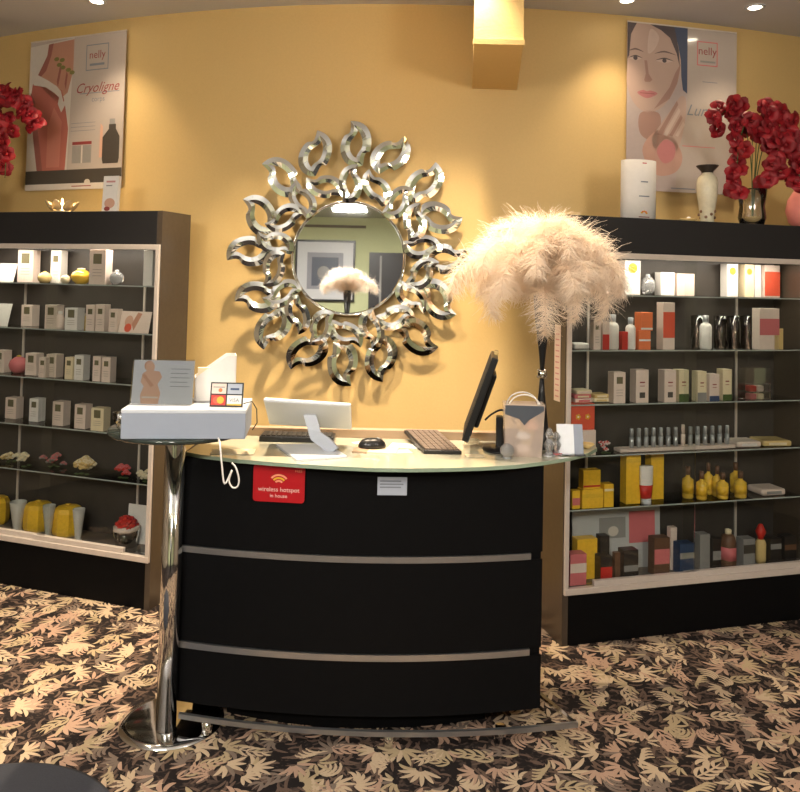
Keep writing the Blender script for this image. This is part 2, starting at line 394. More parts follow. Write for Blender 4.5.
# ------------------------------------------------------------------ display cabinets
CABS = {'L': dict(o=(-1.2032, 3.8812), a=-.3169, s=-1), 'R': dict(o=(.7804, 3.5971), a=.2689, s=1)}
CH = 1.988; CD = .25; CW = 1.40
ZT = 1.812; ZBt = .24
def cabM(side):
    c = CABS[side]; return Matrix.Translation((c['o'][0], c['o'][1], 0)) @ Matrix.Rotation(c['a'], 4, 'Z')
def cabhit_d(side, px, py, d):
    """pixel ray on the upright plane d behind the cabinet front -> local point"""
    I = cabM(side).inverted(); e = I @ EYE; r = I.to_3x3() @ ray(px, py); return e + r*((d-e.y)/r.y)
def cabhit_z(side, px, py, z):
    I = cabM(side).inverted(); e = I @ EYE; r = I.to_3x3() @ ray(px, py); return e + r*((z-e.z)/r.z)
SHY = {'L': [(150, 286), (150, 334), (126, 384), (105, 432), (145, 484)], 'R': [(572, 294), (572, 350), (600, 404), (600, 455), (600, 508)]}
SHZ = {}
for sd in 'LR':
    s = CABS[sd]['s']; root = empty('display_cabinet', (*CABS[sd]['o'], 0), CABS[sd]['a'])
    tag(root, {'L': 'black glass-fronted display cabinet below the flower poster, left of the mirror', 'R': 'black glass-fronted display cabinet with red orchids on top, right of the plume vase'}[sd], 'cabinet', )
    def X(u0, u1): return (min(s*u0, s*u1), max(s*u0, s*u1))
    t = .03
    mb(BROWNB).box(*X(0, t), 0, CD, 0, CH).build('side_panel', parent=root)
    mb(BROWNB).box(*X(CW-t, CW), 0, CD, 0, CH).build('side_panel', parent=root)
    mb(mat('charcoal_laminate', (.022, .021, .022), .45, spec=.25)).box(*X(t, CW-t), .0, CD, ZT, CH, b=.002).build('header', parent=root)
    mb(BLACK).box(*X(t, CW-t), .0, CD, 0, ZBt, b=.002).build('plinth', parent=root)
    mb(BACKM).box(*X(t, CW-t), CD-.012, CD-.001, ZBt, ZT).build('back_panel', parent=root)
    mb(mat('case_floor', (.10, .085, .07), .3)).box(*X(t, CW-t), .01, CD-.012, ZBt, ZBt+.012).build('case_floor', parent=root)
    fr = mb(ALU)
    fr.box(*X(.005, CW-.005), -.012, .012, ZT-.022, ZT+.004, b=.002)
    fr.box(*X(.005, CW-.005), -.016, .012, ZBt-.006, ZBt+.022, b=.002)
    fr.box(*X(.005, .027), -.012, .012, ZBt+.022, ZT-.022, b=.002); fr.box(*X(CW-.027, CW-.005), -.012, .012, ZBt+.022, ZT-.022, b=.002)
    fr.build('door_frame', parent=root)
    mid = CW*.49
    # two sliding panes with an aluminium foot each
    for k, (ua, ub, yy) in enumerate(((.03, mid+.03, .014), (mid-.03, CW-.03, .022))):
        g = mb(PANE).box(*X(ua, ub), yy, yy+.004, ZBt+.03, ZT-.02).build('sliding_door', parent=root)
        mb(ALU).box(*X(ua+(.13 if k == 0 else 0), ub), yy-.024, yy-.001, ZBt+.022, ZBt+.048, b=.002).build('pull_rail', parent=g)
    zs = []
    for (px, py) in SHY[sd]:
        z = cabhit_d(sd, px, py, .045).z; zs.append(z)
        mb(SHELFG).box(*X(.032, CW-.032), .04, CD-.02, z-.006, z).build('glass_shelf', parent=root)
        mb(mat('shelf_edge', (.42, .46, .44), .2, coat=.5)).box(*X(.032, CW-.032), .037, .0399, z-.006, z, ).build('shelf_edge', parent=root)
    SHZ[sd] = zs+[ZBt+.012]
    for u in [abs(cabhit_d(sd, px_, 400, CD-.016).x) for px_ in ({'L': (142, 22), 'R': (586, 735)}[sd])]:
        mb(ALU).box(*X(u, u+.012), CD-.02, CD-.0125, ZBt+.03, ZT-.03).build('shelf_standard', parent=root)
    mb(LEDM).box(*X(.1, CW-.1), .05, .064, ZT-.008, ZT-.0005).build('light_strip', parent=root)
    a = area('case_light', (0, 0, 0), (0, 0, 0), 1.1, .05, 1.9, (1, .86, .70)); a.parent = root; a.location = (s*CW/2, .07, ZT-.012)

SHN = ['top', 'second', 'third', 'fourth', 'fifth', 'bottom']
CABN = {'L': 'left cabinet', 'R': 'right cabinet'}
COUNT = {}
ORD = 'first second third fourth fifth sixth seventh eighth ninth tenth eleventh twelfth thirteenth fourteenth fifteenth sixteenth seventeenth eighteenth nineteenth twentieth'.split()
def place(sd, sh, px0, px1, yt, yb, dmin=.055, dmax=.19, d=None):
    """where a thing seen at px0..px1, yt..yb stands on a shelf: local centre x, depth, width, height"""
    z = SHZ[sd][sh]; pc = (px0+px1)/2
    if d is None:
        h = cabhit_z(sd, pc, yb, z); d = min(dmax, max(dmin, h.y))
    a = cabhit_d(sd, px0, yb, d); b = cabhit_d(sd, px1, yb, d); tp = cabhit_d(sd, pc, yt, d)
    c = cabhit_d(sd, pc, yb, d)
    lim = (ZT-.024 if sh == 0 else SHZ[sd][sh-1]-.008)-z
    # the depth is clamped, so keep the seen height rather than the seen top
    h = (tp.z-c.z)
    return (a.x+b.x)/2, d, abs(b.x-a.x), min(lim, max(.01, h)), z
def thing(name, sd, lx, ly, z, rz=0):
    P = cabM(sd) @ Vector((lx, ly, z+.0006)); return empty(name, P, CABS[sd]['a']+rz)
PEND = []
def reg(o, sd, sh, look, cat, lx, group=None):
    PEND.append((o, sd, sh, look, cat, lx, group)); return o
def carton(sd, sh, px0, px1, yt, yb, m=None, emb=EMB, look='white carton with a dark square emblem', rz=0, dep=None, lid=None, band=None, z=None, d=None, cat='box', group=None):
    lx, ly, w_, h_, zz = place(sd, sh, px0, px1, yt, yb, d=d); zz = zz if z is None else z; w_ *= .9
    m = m or PINKW; dep = dep or min(.055, w_*.9)
    ly = max(.045+dep/2, min(ly, CD-.025-dep/2))
    t_ = thing('carton', sd, lx, ly, zz, rz)
    b_ = mb(m).box(-w_/2, w_/2, -dep/2, dep/2, 0, h_, b=.0012); b_.build('carton_body', parent=t_)
    if emb is not None:
        e = w_*.26; p = Print(); p.rect(-e, e, h_*.74-e, h_*.74+e, emb, 1)
        for q in range(3): p.rect(-w_*.28, w_*.28, h_*(.42-.09*q), h_*(.42-.09*q)+h_*.018, mat('soft_ink', (.40, .32, .27), .5), 1)
        p.build('emblem', parent=t_, loc=(0, -dep/2-.0004, 0))
    if band is not None:
        Print().rect(-w_/2+.0005, w_/2-.0005, h_*band[0], h_*band[1], band[2], 1).build('printed_band', parent=t_, loc=(0, -dep/2-.0003, 0))
    reg(t_, sd, sh, look, cat, lx, group); return t_, lx, ly, w_, h_
def lathed(sd, sh, px0, px1, yt, yb, prof, m, look, cat, name='bottle', smooth=True, cap=None, capm=None, n=20, d=None, z=None, sx=1, sy=1, group=None, band=None, capname='cap'):
    lx, ly, w_, h_, zz = place(sd, sh, px0, px1, yt, yb, d=d); zz = zz if z is None else z
    if w_*sy > .16: sy = .16/w_
    ly = max(.045+w_*sy/2, min(ly, CD-.025-w_*sy/2)); t_ = thing(name, sd, lx, ly, zz)
    mb(m).lathe([(r*w_/2, q*h_) for r, q in prof], n, sx=sx, sy=sy, smooth=smooth).build('body', parent=t_)
    if cap: mb(capm).lathe([(r*w_/2, q*h_) for r, q in cap], n).build(capname, parent=t_)
    if band: mb(band[1]).lathe([(r*w_/2+.0006, q*h_) for r, q in band[0]], n, sx=sx, sy=sy).build('wrap_label', parent=t_)
    reg(t_, sd, sh, look, cat, lx, group); return t_
def blob(sd, sh, px0, px1, yt, yb, kind, ms, look, cat, name, nb=9, d=None, group=None):
    lx, ly, w_, h_, zz = place(sd, sh, px0, px1, yt, yb, d=d); ly = max(.045+min(w_, .1)/2, min(ly, CD-.025-min(w_, .1)/2))
    t_ = thing(name, sd, lx, ly, zz); rr = random.Random(int(px0*7+yt)); dp = min(w_, .1)
    if kind == 'rose':           # bunch of paper roses: cupped petals round each centre
        for k in range(nb):
            r = h_*.26*rr.uniform(.8, 1.1); bx = rr.uniform(-w_/2+r, w_/2-r); by = rr.uniform(-dp/2+r, dp/2-r); bz = r+rr.uniform(0, h_-2*r)
            f = MB()
            for q in range(9):
                a = q*2.4; rd = r*(.25+.08*q); f.lathe([(0, -r*.3), (r*.34, -r*.15), (r*.42, r*.25), (r*.36, r*.3), (r*.3, r*.2), (0, -r*.1)], 8, ms[q % len(ms)], Matrix.Translation((bx+rd*.7*math.cos(a), by+rd*.7*math.sin(a), bz-.05*r*q+.2*r)) @ Matrix.Rotation(.5, 4, Vector((-math.sin(a), math.cos(a), 0))))
            f.build('blossom', parent=t_)
        g = mb(GREEN)
        for k in range(3): g.ball((rr.uniform(-w_/3, w_/3), rr.uniform(-dp/3, dp/3), .004), .01, sx=1.4, sz=.35)
        g.build('leaf', parent=t_)
    reg(t_, sd, sh, look, cat, lx, group); return t_
def card(sd, sh, px0, px1, yt, yb, m, look, deco=None, tilt=-.25, name='leaning_card', cat='card', d=None, rz=0):
    lx, ly, w_, h_, zz = place(sd, sh, px0, px1, yt, yb, d=d, dmax=.14); t_ = thing(name, sd, lx, ly, zz, rz)
    p = Print(); p.box(-w_/2, w_/2, 0, .003, 0, h_, m)
    if deco: deco(p, w_, h_)
    o = p.build('sheet', parent=t_, rot=(tilt, 0, 0))
    mb(CLEAR).box(-w_/4, w_/4, .01, .01+h_*.3, 0, .003).build('easel_foot', parent=t_)
    reg(t_, sd, sh, look, cat, lx); return t_
def flat(sd, sh, px0, px1, yt, yb, ms, look, n=1, name='flat_packet', cat='packet', z=None, d=None):
    lx, ly, w_, h_, zz = place(sd, sh, px0, px1, yt, yb, d=d or .1); out = []
    th = max(.005, h_/n*.72); z0 = zz
    for k in range(n):
        t_ = thing(name, sd, lx+R.uniform(-.006, .006), .125, z0+k*(th+.0008), R.uniform(-.12, .12)); dd = min(.13, w_*.8)
        MB(ms[k % len(ms)]).box(-w_/2*(.95-.06*k), w_/2*(.95-.06*k), -dd/2, dd/2, 0, th, b=th*.3).build('wrapper', parent=t_)
        Print().rect(-w_*.3, w_*.3, th*.25, th*.7, ms[(k+1) % len(ms)]).build('printed_band', parent=t_, loc=(0, -dd/2-.0003, 0))
        reg(t_, sd, sh, look if n == 1 else look+(', topmost' if k == n-1 else (', lowest' if k == 0 else ', middle one')), cat, lx+k*1e-4); out.append(t_)
    return out
BOT = [(0, 0), (.85, 0), (1, .04), (1, .66), (.8, .74), (.42, .78), (.42, .82), (0, .82)]
CAP = [(0, .80), (.5, .80), (.52, .99), (.4, 1), (0, 1)]
JAR = [(0, 0), (.9, 0), (1, .12), (1, .6), (.72, .8), (.6, .84), (0, .84)]
RND = [(0, 0), (.5, .0), (.86, .2), (1, .45), (.86, .7), (.45, .86), (.3, .9), (0, .92)]
WL = 'white carton with olive square emblem'
# left cabinet
card('L', 0, -4, 13, 260, 279, WHITE, 'blank white folded card cut by the photo edge')
carton('L', 0, 20, 37, 247, 281, look='wide tall '+WL)
lathed('L', 0, 39, 50, 271, 283, RND, AMB, 'small pear-shaped amber bottle with pointed stopper', 'bottle', cap=[(0, .8), (.3, .82), (.2, .95), (0, 1)], capm=GOLD, capname='stopper')
carton('L', 0, 53, 64, 249, 283, WHITE, look='slim tall '+WL)
lathed('L', 0, 61.5, 69, 275, 284.5, RND, CREAM, 'tiny cream ball jar', 'jar', 'small_jar', d=.07)
lathed('L', 0, 73, 89, 268, 284, RND, YLIQ, 'round golden perfume bottle with dark disc label', 'bottle', cap=[(0, .85), (.35, .85), (.4, .97), (0, 1)], capm=CREAM, band=([(.86, .3), (1, .45), (.9, .62)], YEL))
carton('L', 0, 89, 107, 247, 285.5, look='widest '+WL+', beside a shiny ball')
lathed('L', 0, 109, 121, 270, 285, RND, CRYS, 'clear blue-white crystal ball bottle', 'bottle', cap=[(0, .86), (.3, .86), (.25, 1), (0, 1)], capm=SILV)
carton('L', 0, 144, 154, 250, 287, WHITE, emb=None, look='white block standing in for a bright reflection at the frame', d=.06)  # white block modelled in place of a bright reflection by the rail
def deco_photo(p, w_, h_):
    p.oval(-w_*.2, h_*.5, w_*.14, h_*.3, SKIN2, 1); p.oval(-w_*.2, h_*.22, w_*.12, h_*.2, CORAL, 2); p.poly([(0, h_*.1), (w_*.2, h_*.9), (w_*.05, h_*.95), (-w_*.1, h_*.4)], SKIN, 2)
card('L', 1, -6, 7, 303, 326, WHITE, 'white folded card cut by the photo edge')
carton('L', 1, 24, 36, 305, 326, look='small '+WL)
carton('L', 1, 45, 58, 305, 329, look='small '+WL)
lathed('L', 1, 55, 62, 312, 330, JAR, PINKW, 'little pink lidded jar', 'jar', 'small_jar', cap=CAP, capm=WHITE, d=.06, capname='lid')
carton('L', 1, 65, 79, 308, 330, WHITE, look='small bright '+WL)
lathed('L', 1, 79.5, 86, 314, 330, JAR, YLIQ, 'little golden jar between cartons', 'jar', 'small_jar', cap=CAP, capm=CREAM, d=.12, capname='lid')
carton('L', 1, 86, 95.5, 305, 331, look='left one of a close pair, '+WL)
carton('L', 1, 96, 105.5, 305, 332, look='right one of a close pair, '+WL)
carton('L', 1, 109, 118, 310, 333, look='narrow '+WL+' beside the photo card')
card('L', 1, 118, 148, 312, 334, PINKW, 'wide photo card with a red and flesh-toned picture', deco_photo, name='photo_card')
carton('L', 2, -3, 8, 350, 372, look='small '+WL+' cut by the photo edge')
lathed('L', 2, 11, 26, 355, 373, RND, ROSE, 'round red apple-shaped bottle', 'bottle', cap=[(0, .86), (.2, .88), (.25, .97), (0, 1)], capm=GOLD)
carton('L', 2, 28, 40, 353, 375, look='small '+WL)
carton('L', 2, 40.5, 48.5, 357, 377, look='short narrow '+WL, d=.065)
carton('L', 2, 48.8, 60, 354, 377, look='small '+WL)
carton('L', 2, 67, 75.5, 357, 379, CREAM, look='narrow cream carton with olive emblem')
carton('L', 2, 76, 86, 355, 380, WHITE, look='brighter '+WL)
carton('L', 2, 94.5, 103, 356, 381, look='small '+WL)
carton('L', 2, 103.5, 113, 357, 382, look='last small '+WL)
for a, b, c, e, mm in ((8, 20, 397, 418, None), (32, 42, 398, 421, WHITE), (55, 67, 401, 425, None), (77, 89, 404, 428, PINKW), (91, 105, 408, 431, CREAM)):
    carton('L', 3, a, b, c, e, mm, look='small '+WL)
for a, b, c, e, ms, lk in ((2, 14, 447, 462, [CREAM, AMB], 'cream paper rose posy'), (15, 30, 448, 466, [CREAM, VCREAM], 'cream paper rose posy'), (42, 63, 451, 467, [ROSE, GREY], 'dusky pink wrapped rose posy'), (72, 94, 451, 475, [CREAM, AMB], 'largest cream paper rose posy'), (110, 128, 460, 479, [ROSE, RED], 'red paper rose posy'), (134, 149, 466, 482, [CREAM, VCREAM], 'cream paper rose posy by the frame')):
    blob('L', 4, a, b, c, e, 'rose', ms, lk, 'flower posy', 'rose_posy', nb=7 if b-a > 18 else 5)
CAN = [(0, 0), (.86, 0), (.97, .07), (1, .16), (1, .74), (.84, .88), (.4, .94), (0, .94)]
FLU = [(0, 0), (.62, 0), (.62, .06), (.5, .12), (.72, .5), (1, 1), (.93, 1), (.6, .5), (0, .4)]
for a, b, c, e in ((-14, 6, 492, 521), (28, 50, 496, 526), (57, 80, 503, 534)):
    lathed('L', 5, a, b, c, e, CAN, YEL, 'squat golden yellow eight-sided canister', 'canister', 'canister', n=8, cap=[(0, .93), (.16, .93), (.2, .99), (0, 1)], capm=YLIQ, d=.16, capname='knob', smooth=False)
for a, b, c, e in ((6, 19, 497, 527), (40, 50, 501, 533), (70, 80, 506, 539)):
    lathed('L', 5, a, b, c, e, FLU, mat('milky_glass', (.55, .52, .47), .15, coat=.5), 'milky glass flute in front of a yellow canister', 'glass', 'flute_glass', d=.055)
lx, ly, w_, h_, zz = place('L', 5, 106, 143, 541, 561, d=.10)
bk = thing('gift_basket', 'L', lx, .108, zz); mb(CLEAR).lathe([(.0, 0), (.05, 0), (.066, h_*.85), (.068, h_*.85), (.052, .001), (0, .002)], 20).build('bowl', parent=bk)
mb(PINKW).lathe([(.060, h_*.80), (.066, h_*.78), (.070, h_), (.062, h_*1.05)], 9).build('paper_frill', parent=bk)
sh_ = mb(DARKB)
for q in range(4): sh_.box(-.03+.016*q, -.02+.016*q, -.02, .02, .004, .03, b=.002)
sh_.build('dark_filling', parent=bk)
reg(bk, 'L', 5, 'clear bowl basket with a pale paper frill', 'basket', lx)
rl = thing('rose_bundle', 'L', lx-.006*0, .108, zz+h_*.72); rr = random.Random(3)
for k in range(20):
    a = k*2.4; rd = .05*math.sqrt(k/20); f = MB(); zc_ = .062*(1-(rd/.055)**2)+.012
    for q in range(8): f.ball((0, 0, 0), .013, [RED, DRED2][q % 3 == 0], sz=.5, n=8, X=Matrix.Translation((rd*math.cos(a)*1.05+.008*math.cos(q*2.4), rd*math.sin(a)*.9+.008*math.sin(q*2.4), zc_+rr.uniform(-.004, .004))) @ Matrix.Rotation(q*2.4, 4, 'Z') @ Matrix.Rotation(.8, 4, 'X'))
    f.build('blossom', parent=rl)
reg(rl, 'L', 5, 'heap of bright red petals in the clear basket', 'flower', lx)
card('L', 5, 126, 147, 497, 535, WHITE, 'tall white card standing behind the red petals', name='backing_card', d=.165, tilt=-.08)

# right cabinet
WG = 'white carton with a round gold seal'
def seal(t_, w_, h_, dep): Print().oval(0, h_*.78, w_*.3, w_*.3, GOLD).build('seal', parent=t_, loc=(0, -dep/2-.0004, 0))
for a, b, c, e, mm, lk in ((598, 607, 258, 294, PINKW, 'half-hidden white carton behind the plume'), (621, 638, 259, 294, WHITE, 'tall '+WG), (723, 735, 259, 295, WHITE, 'tall '+WG), (741, 751, 259, 295, CREAM, 'cream carton with a round gold seal')):
    q, lx, ly, w_, h_ = carton('R', 0, a, b, c, e, mm, emb=None, look=lk); seal(q, w_, h_, min(.055, w_*.9))
lathed('R', 0, 641, 654, 273, 294, RND, CRYS, 'swirled clear crystal bottle', 'bottle', cap=[(0, .86), (.3, .86), (.25, 1), (0, 1)], capm=SILV)
carton('R', 0, 657, 672, 271, 294, WHITE, emb=None, look='square bright white carton')
carton('R', 0, 673, 692, 272, 294, PINKW, emb=None, look='wide blush-white carton')
carton('R', 0, 752, 759, 260, 295, WHITE, emb=None, look='slimmest white carton')
carton('R', 0, 760, 777, 260, 295, PINKW, emb=None, band=(.05, .8, CORAL), look='white carton printed with a coral red panel')
flat('R', 1, 573, 590, 342, 350, [WHITE], 'white folded cloth lying at the frame', name='folded_cloth', cat='cloth')
carton('R', 1, 592, 600, 321, 351, look='slim '+WL)
carton('R', 1, 601, 608.5, 323, 351, emb=None, band=(.0, .55, RED), look='slim white carton with red lower half')
lathed('R', 1, 609, 620, 316, 351, BOT, WHITE, 'white bottle with rounded white cap', 'bottle', cap=CAP, capm=WHITEP)
carton('R', 1, 620.5, 627, 333, 351, RED, emb=None, look='small red carton between two bottles')
lathed('R', 1, 627.5, 636.5, 319, 351, BOT, WHITE, 'white bottle beside orange cartons', 'bottle', cap=CAP, capm=WHITEP)
c1, lx, ly, w_, h_ = carton('R', 1, 637, 650, 332, 351, ORANGE, emb=None, look='orange cube carton, lower of a stack of two', band=(.45, .55, WHITE))
carton('R', 1, 637, 650, 313, 331, ORANGE, emb=None, look='orange cube carton, upper of a stack of two', z=SHZ['R'][1]+h_+.001, band=(.05, .15, WHITE), d=ly)
carton('R', 1, 661, 674, 304, 351, PINKW, emb=None, band=(.25, .8, CORAL), look='tallest carton with coral and white panels')
lathed('R', 1, 703, 713, 316, 350, BOT, WHITE, 'white bottle beside smoked glasses', 'bottle', cap=CAP, capm=SILV)
TUM = [(0, 0), (.85, 0), (1, .03), (1, 1), (.94, 1), (.9, .05), (0, .04)]
for a in (692, 715, 729, 742): lathed('R', 1, a, a+11, 318, 350, TUM, SMOKE, 'empty smoked-glass tumbler', 'glass', 'tumbler', d=.14 if a > 700 else .17)
carton('R', 1, 757, 779, 309, 350, PINKW, emb=None, band=(.35, .75, ROSE), look='large blush carton with rose print')
carton('R', 1, 773, 783, 328, 349, AMB, emb=None, look='small amber carton in front of the blush one', d=.05)
flat('R', 2, 573, 592, 386, 403, [PINKW, ROSE, CREAM], 'flat blush packet in the pile at the frame', n=3)
flat('R', 2, 592, 609, 392, 403, [CREAM, AMB], 'flat cream packet in the short pile', n=2)
for a, b, c, e, mm, bd, lk in ((611, 624, 372, 403, PINKW, None, 'blush carton with olive emblem'), (634, 648, 370, 403, PINKW, (.15, .32, INKD), 'blush carton with a small dark figure mark'), (662, 675, 370, 402, PINKW, (.15, .32, INKD), 'blush carton with dark mark and red side'),
    (677, 688, 370, 402, CREAM, (0, .25, GREEN), 'cream carton with green foot'), (694, 704, 371, 401, CREAM, (0, .3, GREY), 'cream carton with grey foot'), (707, 718, 374, 401, PINKW, (0, .2, BLUE), 'blush carton with blue foot'), (719, 729, 369, 400, CREAM, (0, .2, GREEN), 'tall cream carton with green foot, last of the line')):
    q, lx, ly, w_, h_ = carton('R', 2, a, b, c, e, mm, emb=EMB if bd is None else None, look=lk)
    if bd: Print().rect(-w_*.22 if bd[2] is INKD else -w_/2+.0005, w_*.22 if bd[2] is INKD else w_/2-.0005, h_*bd[0], h_*bd[1], bd[2]).rect(-w_*.2, w_*.2, h_*.6, h_*.64, INKR).rect(-w_*.2, w_*.2, h_*.5, h_*.52, INKR).build('printed_mark', parent=q, loc=(0, -min(.055, w_*.9)/2-.0004, 0))
cb, lx, ly, w_, h_ = carton('R', 2, 742, 770, 368, 400, CLEAR, emb=None, look='clear gift carton holding red and cream soaps', dep=.06)
for k, (x_, z_, m_) in enumerate(((-.02, .012, ROSE), (.025, .012, CREAM), (-.02, .05, RED), (.025, .05, PINKW))):
    s_ = thing('soap', 'R', lx+x_, ly, SHZ['R'][2]+z_+.002*(z_ > .02)); MB(m_).box(-.02, .02, -.02, .02, -.011, .02, b=.006).build('soap_bar', parent=s_)
    tag(s_, '%s soap bar in the clear gift carton, %s' % (['rose', 'cream', 'bright red', 'blush'][k], ['lower', 'lower', 'upper', 'upper'][k]), 'soap')
pk, lx, ly, w_, h_ = carton('R', 3, 568, 596, 431, 456, PINKW, emb=None, look='pink carton under the red gift box', dep=.08)
q, lx2, ly2, w2, h2 = carton('R', 3, 566, 592, 405, 431, CORAL, emb=None, look='red gift box with gold flowers, stacked on the pink carton', z=SHZ['R'][3]+h_+.001, dep=.07, d=.09)
p = Print()
for cx in (-.2, .2):
    for k in range(5): p.oval(w2*cx+w2*.07*math.cos(k*1.257), h2*.5+w2*.07*math.sin(k*1.257), w2*.045, w2*.045, SIGNY, 1, 10)
    p.oval(w2*cx, h2*.5, w2*.035, w2*.035, WHITE, 2, 10)
p.build('flower_print', parent=q, loc=(0, -.0355, 0))
blob('R', 3, 601, 617, 440, 455, 'rose', [RED, WHITE], 'red and white rose posy beside the tube tray', 'flower posy', 'rose_posy', nb=5)
# tube tray
a0 = cabhit_d('R', 618, 449, .09); a1 = cabhit_d('R', 733, 446, .09); z3 = SHZ['R'][3]
tr = thing('tube_tray', 'R', (a0.x+a1.x)/2, .10, z3); Wt = a1.x-a0.x; mb(PINKW).box(-Wt/2, Wt/2, -.03, .03, 0, .016, b=.002).build('tray_base', parent=tr)
reg(tr, 'R', 3, 'long pale tray holding a row of silver tubes', 'tray', tr.location.x)
for k in range(14):
    px = 629.5+k*7.35; c = cabhit_d('R', px+2, 440, .10); tall = k == 7
    t_ = thing('lip_tube', 'R', c.x, .10, z3+.0165); hh = .092*(1.12 if tall else 1)
    mb(PINKW if tall else SILV).lathe([(0, 0), (.011, 0), (.011, hh*.55), (0, hh*.55)], 14).build('body', parent=t_)
    mb(PINKW if tall else SILV).lathe([(0, hh*.56), (.0095, hh*.56), (.0095, hh*.97), (.008, hh), (0, hh)], 14).build('cap', parent=t_)
    tag(t_, ('pale pink tube, taller than its silver neighbours in the tray' if tall else 'slim silver capped tube in the pale tray on the fourth shelf'), 'tube', 'silver tubes in the tray')
flat('R', 3, 733, 757, 439, 447, [PINKW, WHITE], 'flat blush packet')
flat('R', 3, 760, 787, 438, 446, [AMB, CREAM], 'flat amber packet')
# fifth shelf: golden products
g1, lx, ly, w_, h_ = carton('R', 4, 579, 602, 489, 508, YEL, emb=None, band=(.55, .75, YLIQ), look='golden carton, front one under another', dep=.05, d=.065)
carton('R', 4, 580, 599, 470, 488.5, YEL, emb=None, band=(.1, .2, RED), look='golden carton stacked on top of another', z=SHZ['R'][4]+h_+.001, dep=.045, d=.07)
carton('R', 4, 570, 578.5, 490, 508, YEL, emb=None, look='small golden carton against the frame', band=(.2, .6, ROSE))
carton('R', 4, 602.5, 613, 484, 507, YEL, emb=None, look='golden carton right of the golden stack', band=(.7, .8, CREAM))
carton('R', 4, 622, 638, 455, 505, YEL, emb=None, look='tall golden carton left of the red and white tube', band=(.82, .9, YLIQ), d=.1)
carton('R', 4, 647, 661, 455, 503, YEL, emb=None, look='tall golden carton behind the red and white tube', band=(.82, .9, YLIQ), d=.15)
lathed('R', 4, 640, 653, 467, 505, [(0, 0), (.6, 0), (.6, .12), (.75, .12), (.95, .5), (1, .98), (.98, 1), (0, 1)], WHITE, 'white squeeze tube with red lower half standing on its cap', 'tube', 'squeeze_tube', sy=.55, cap=[(0, 0), (.66, 0), (.66, .13), (0, .13)], capm=WHITEP, band=([(.77, .15), (.96, .5)], RED), d=.06)
for (a, b, c, e, dd) in ((683, 692.5, 467, 498, .12), (697, 706, 472, 500, .08), (704.5, 712, 465, 496, .16), (713, 721, 468, 498, .12), (719.5, 729, 475, 501, .06), (731, 740, 466, 496, .16), (736, 746, 474, 500, .07)):
    lathed('R', 4, a, b, c, e, [(0, 0), (.9, 0), (1, .05), (1, .6), (.4, .68), (.36, .74), (0, .74)], YLIQ, 'small golden oil bottle with amber cap', 'bottle', 'oil_bottle', cap=[(0, .74), (.42, .74), (.42, 1), (0, 1)], capm=BRN, d=dd, group='golden oil bottles', band=([(1, .15), (1, .5)], YEL))
flat('R', 4, 757, 781, 486, 495, [PINKW, GREY], 'flat grey-pink packet')
# bottom of the case
def deco_board(p, w_, h_):
    p.rect(w_*.14, w_*.44, h_*.36, h_*.82, ROSE, 1); p.rect(-w_*.2, w_*.1, h_*.45, h_*.75, GREY, 1); p.oval(-.02, h_*.55, w_*.06, w_*.05, POSTERW, 2)
    p.oval(-w_*.36, h_*.4, w_*.05, h_*.12, BLUE, 1)
card('R', 5, 572, 660, 518, 587, mat('board_grey', (.50, .50, .50), .4), 'large rounded picture board with a rose square behind the cartons', deco_board, name='picture_board', d=.19, tilt=-.03)
LIST = [(573, 595, 548, 588, YEL, None, 'golden carton behind the pink one', .13), (568, 586, 563, 594, ROSE, (.4, .7, PINKW), 'pink patterned carton', .055), (597, 607, 548, 590, DARKB, None, 'tall black carton', .12),
 (598, 611, 566, 592, DARKB, (.15, .6, RED), 'black carton with a red label', .06), (613, 619, 564, 590, BRN, None, 'thin brown carton', .09), (620, 636, 560, 590, DARKB, (.3, .5, GREY), 'black carton with grey band', .07), (650, 667, 549, 586, BRN, (.3, .7, ROSE), 'brown carton with reddish picture', .1),
 (668, 675, 541, 583, PINKW, None, 'tall blush carton', .14), (675.5, 691, 553, 583, BLUE, (.5, .7, GREY), 'navy blue carton', .09), (696, 707, 548, 582, GREY, None, 'grey carton', .13), (709, 719, 550, 580, DARKB, (.3, .6, GREY), 'dark grey-banded carton', .11), (739, 752, 548, 577, GREY, (.5, .8, INKD), 'pale grey carton', .09),
 (766, 778, 548, 574, DARKB, (.6, .8, GREY), 'low dark carton', .1), (780, 793, 545, 572, DARKB, (.5, .7, BRN), 'low black-brown carton', .1)]
for a, b, c, e, mm, bd, lk, dd in LIST: carton('R', 5, a, b, c, e, mm, emb=None, band=bd, look=lk, d=dd)
lathed('R', 5, 723, 737, 542, 579, CAN, BRN, 'amber-brown perfume bottle with red label and cream cap', 'bottle', n=6, cap=[(0, .9), (.4, .9), (.42, 1.05), (0, 1.08)], capm=CREAM, band=([(1, .25), (1, .6)], ROSE), d=.07)
lathed('R', 5, 755, 766, 536, 575, [(0, 0), (.7, 0), (.8, .1), (.8, .5), (.5, .6), (0, .6)], AMB, 'amber bottle with a red ball stopper', 'bottle', cap=[(0, .55), (.3, .58), (.8, .8), (.3, .98), (0, 1)], capm=RED, capname='stopper', d=.12)
lathed('R', 5, 686, 694, 540, 562, RND, AMB, 'small round amber bottle', 'bottle', cap=CAP, capm=SILV, d=.17)
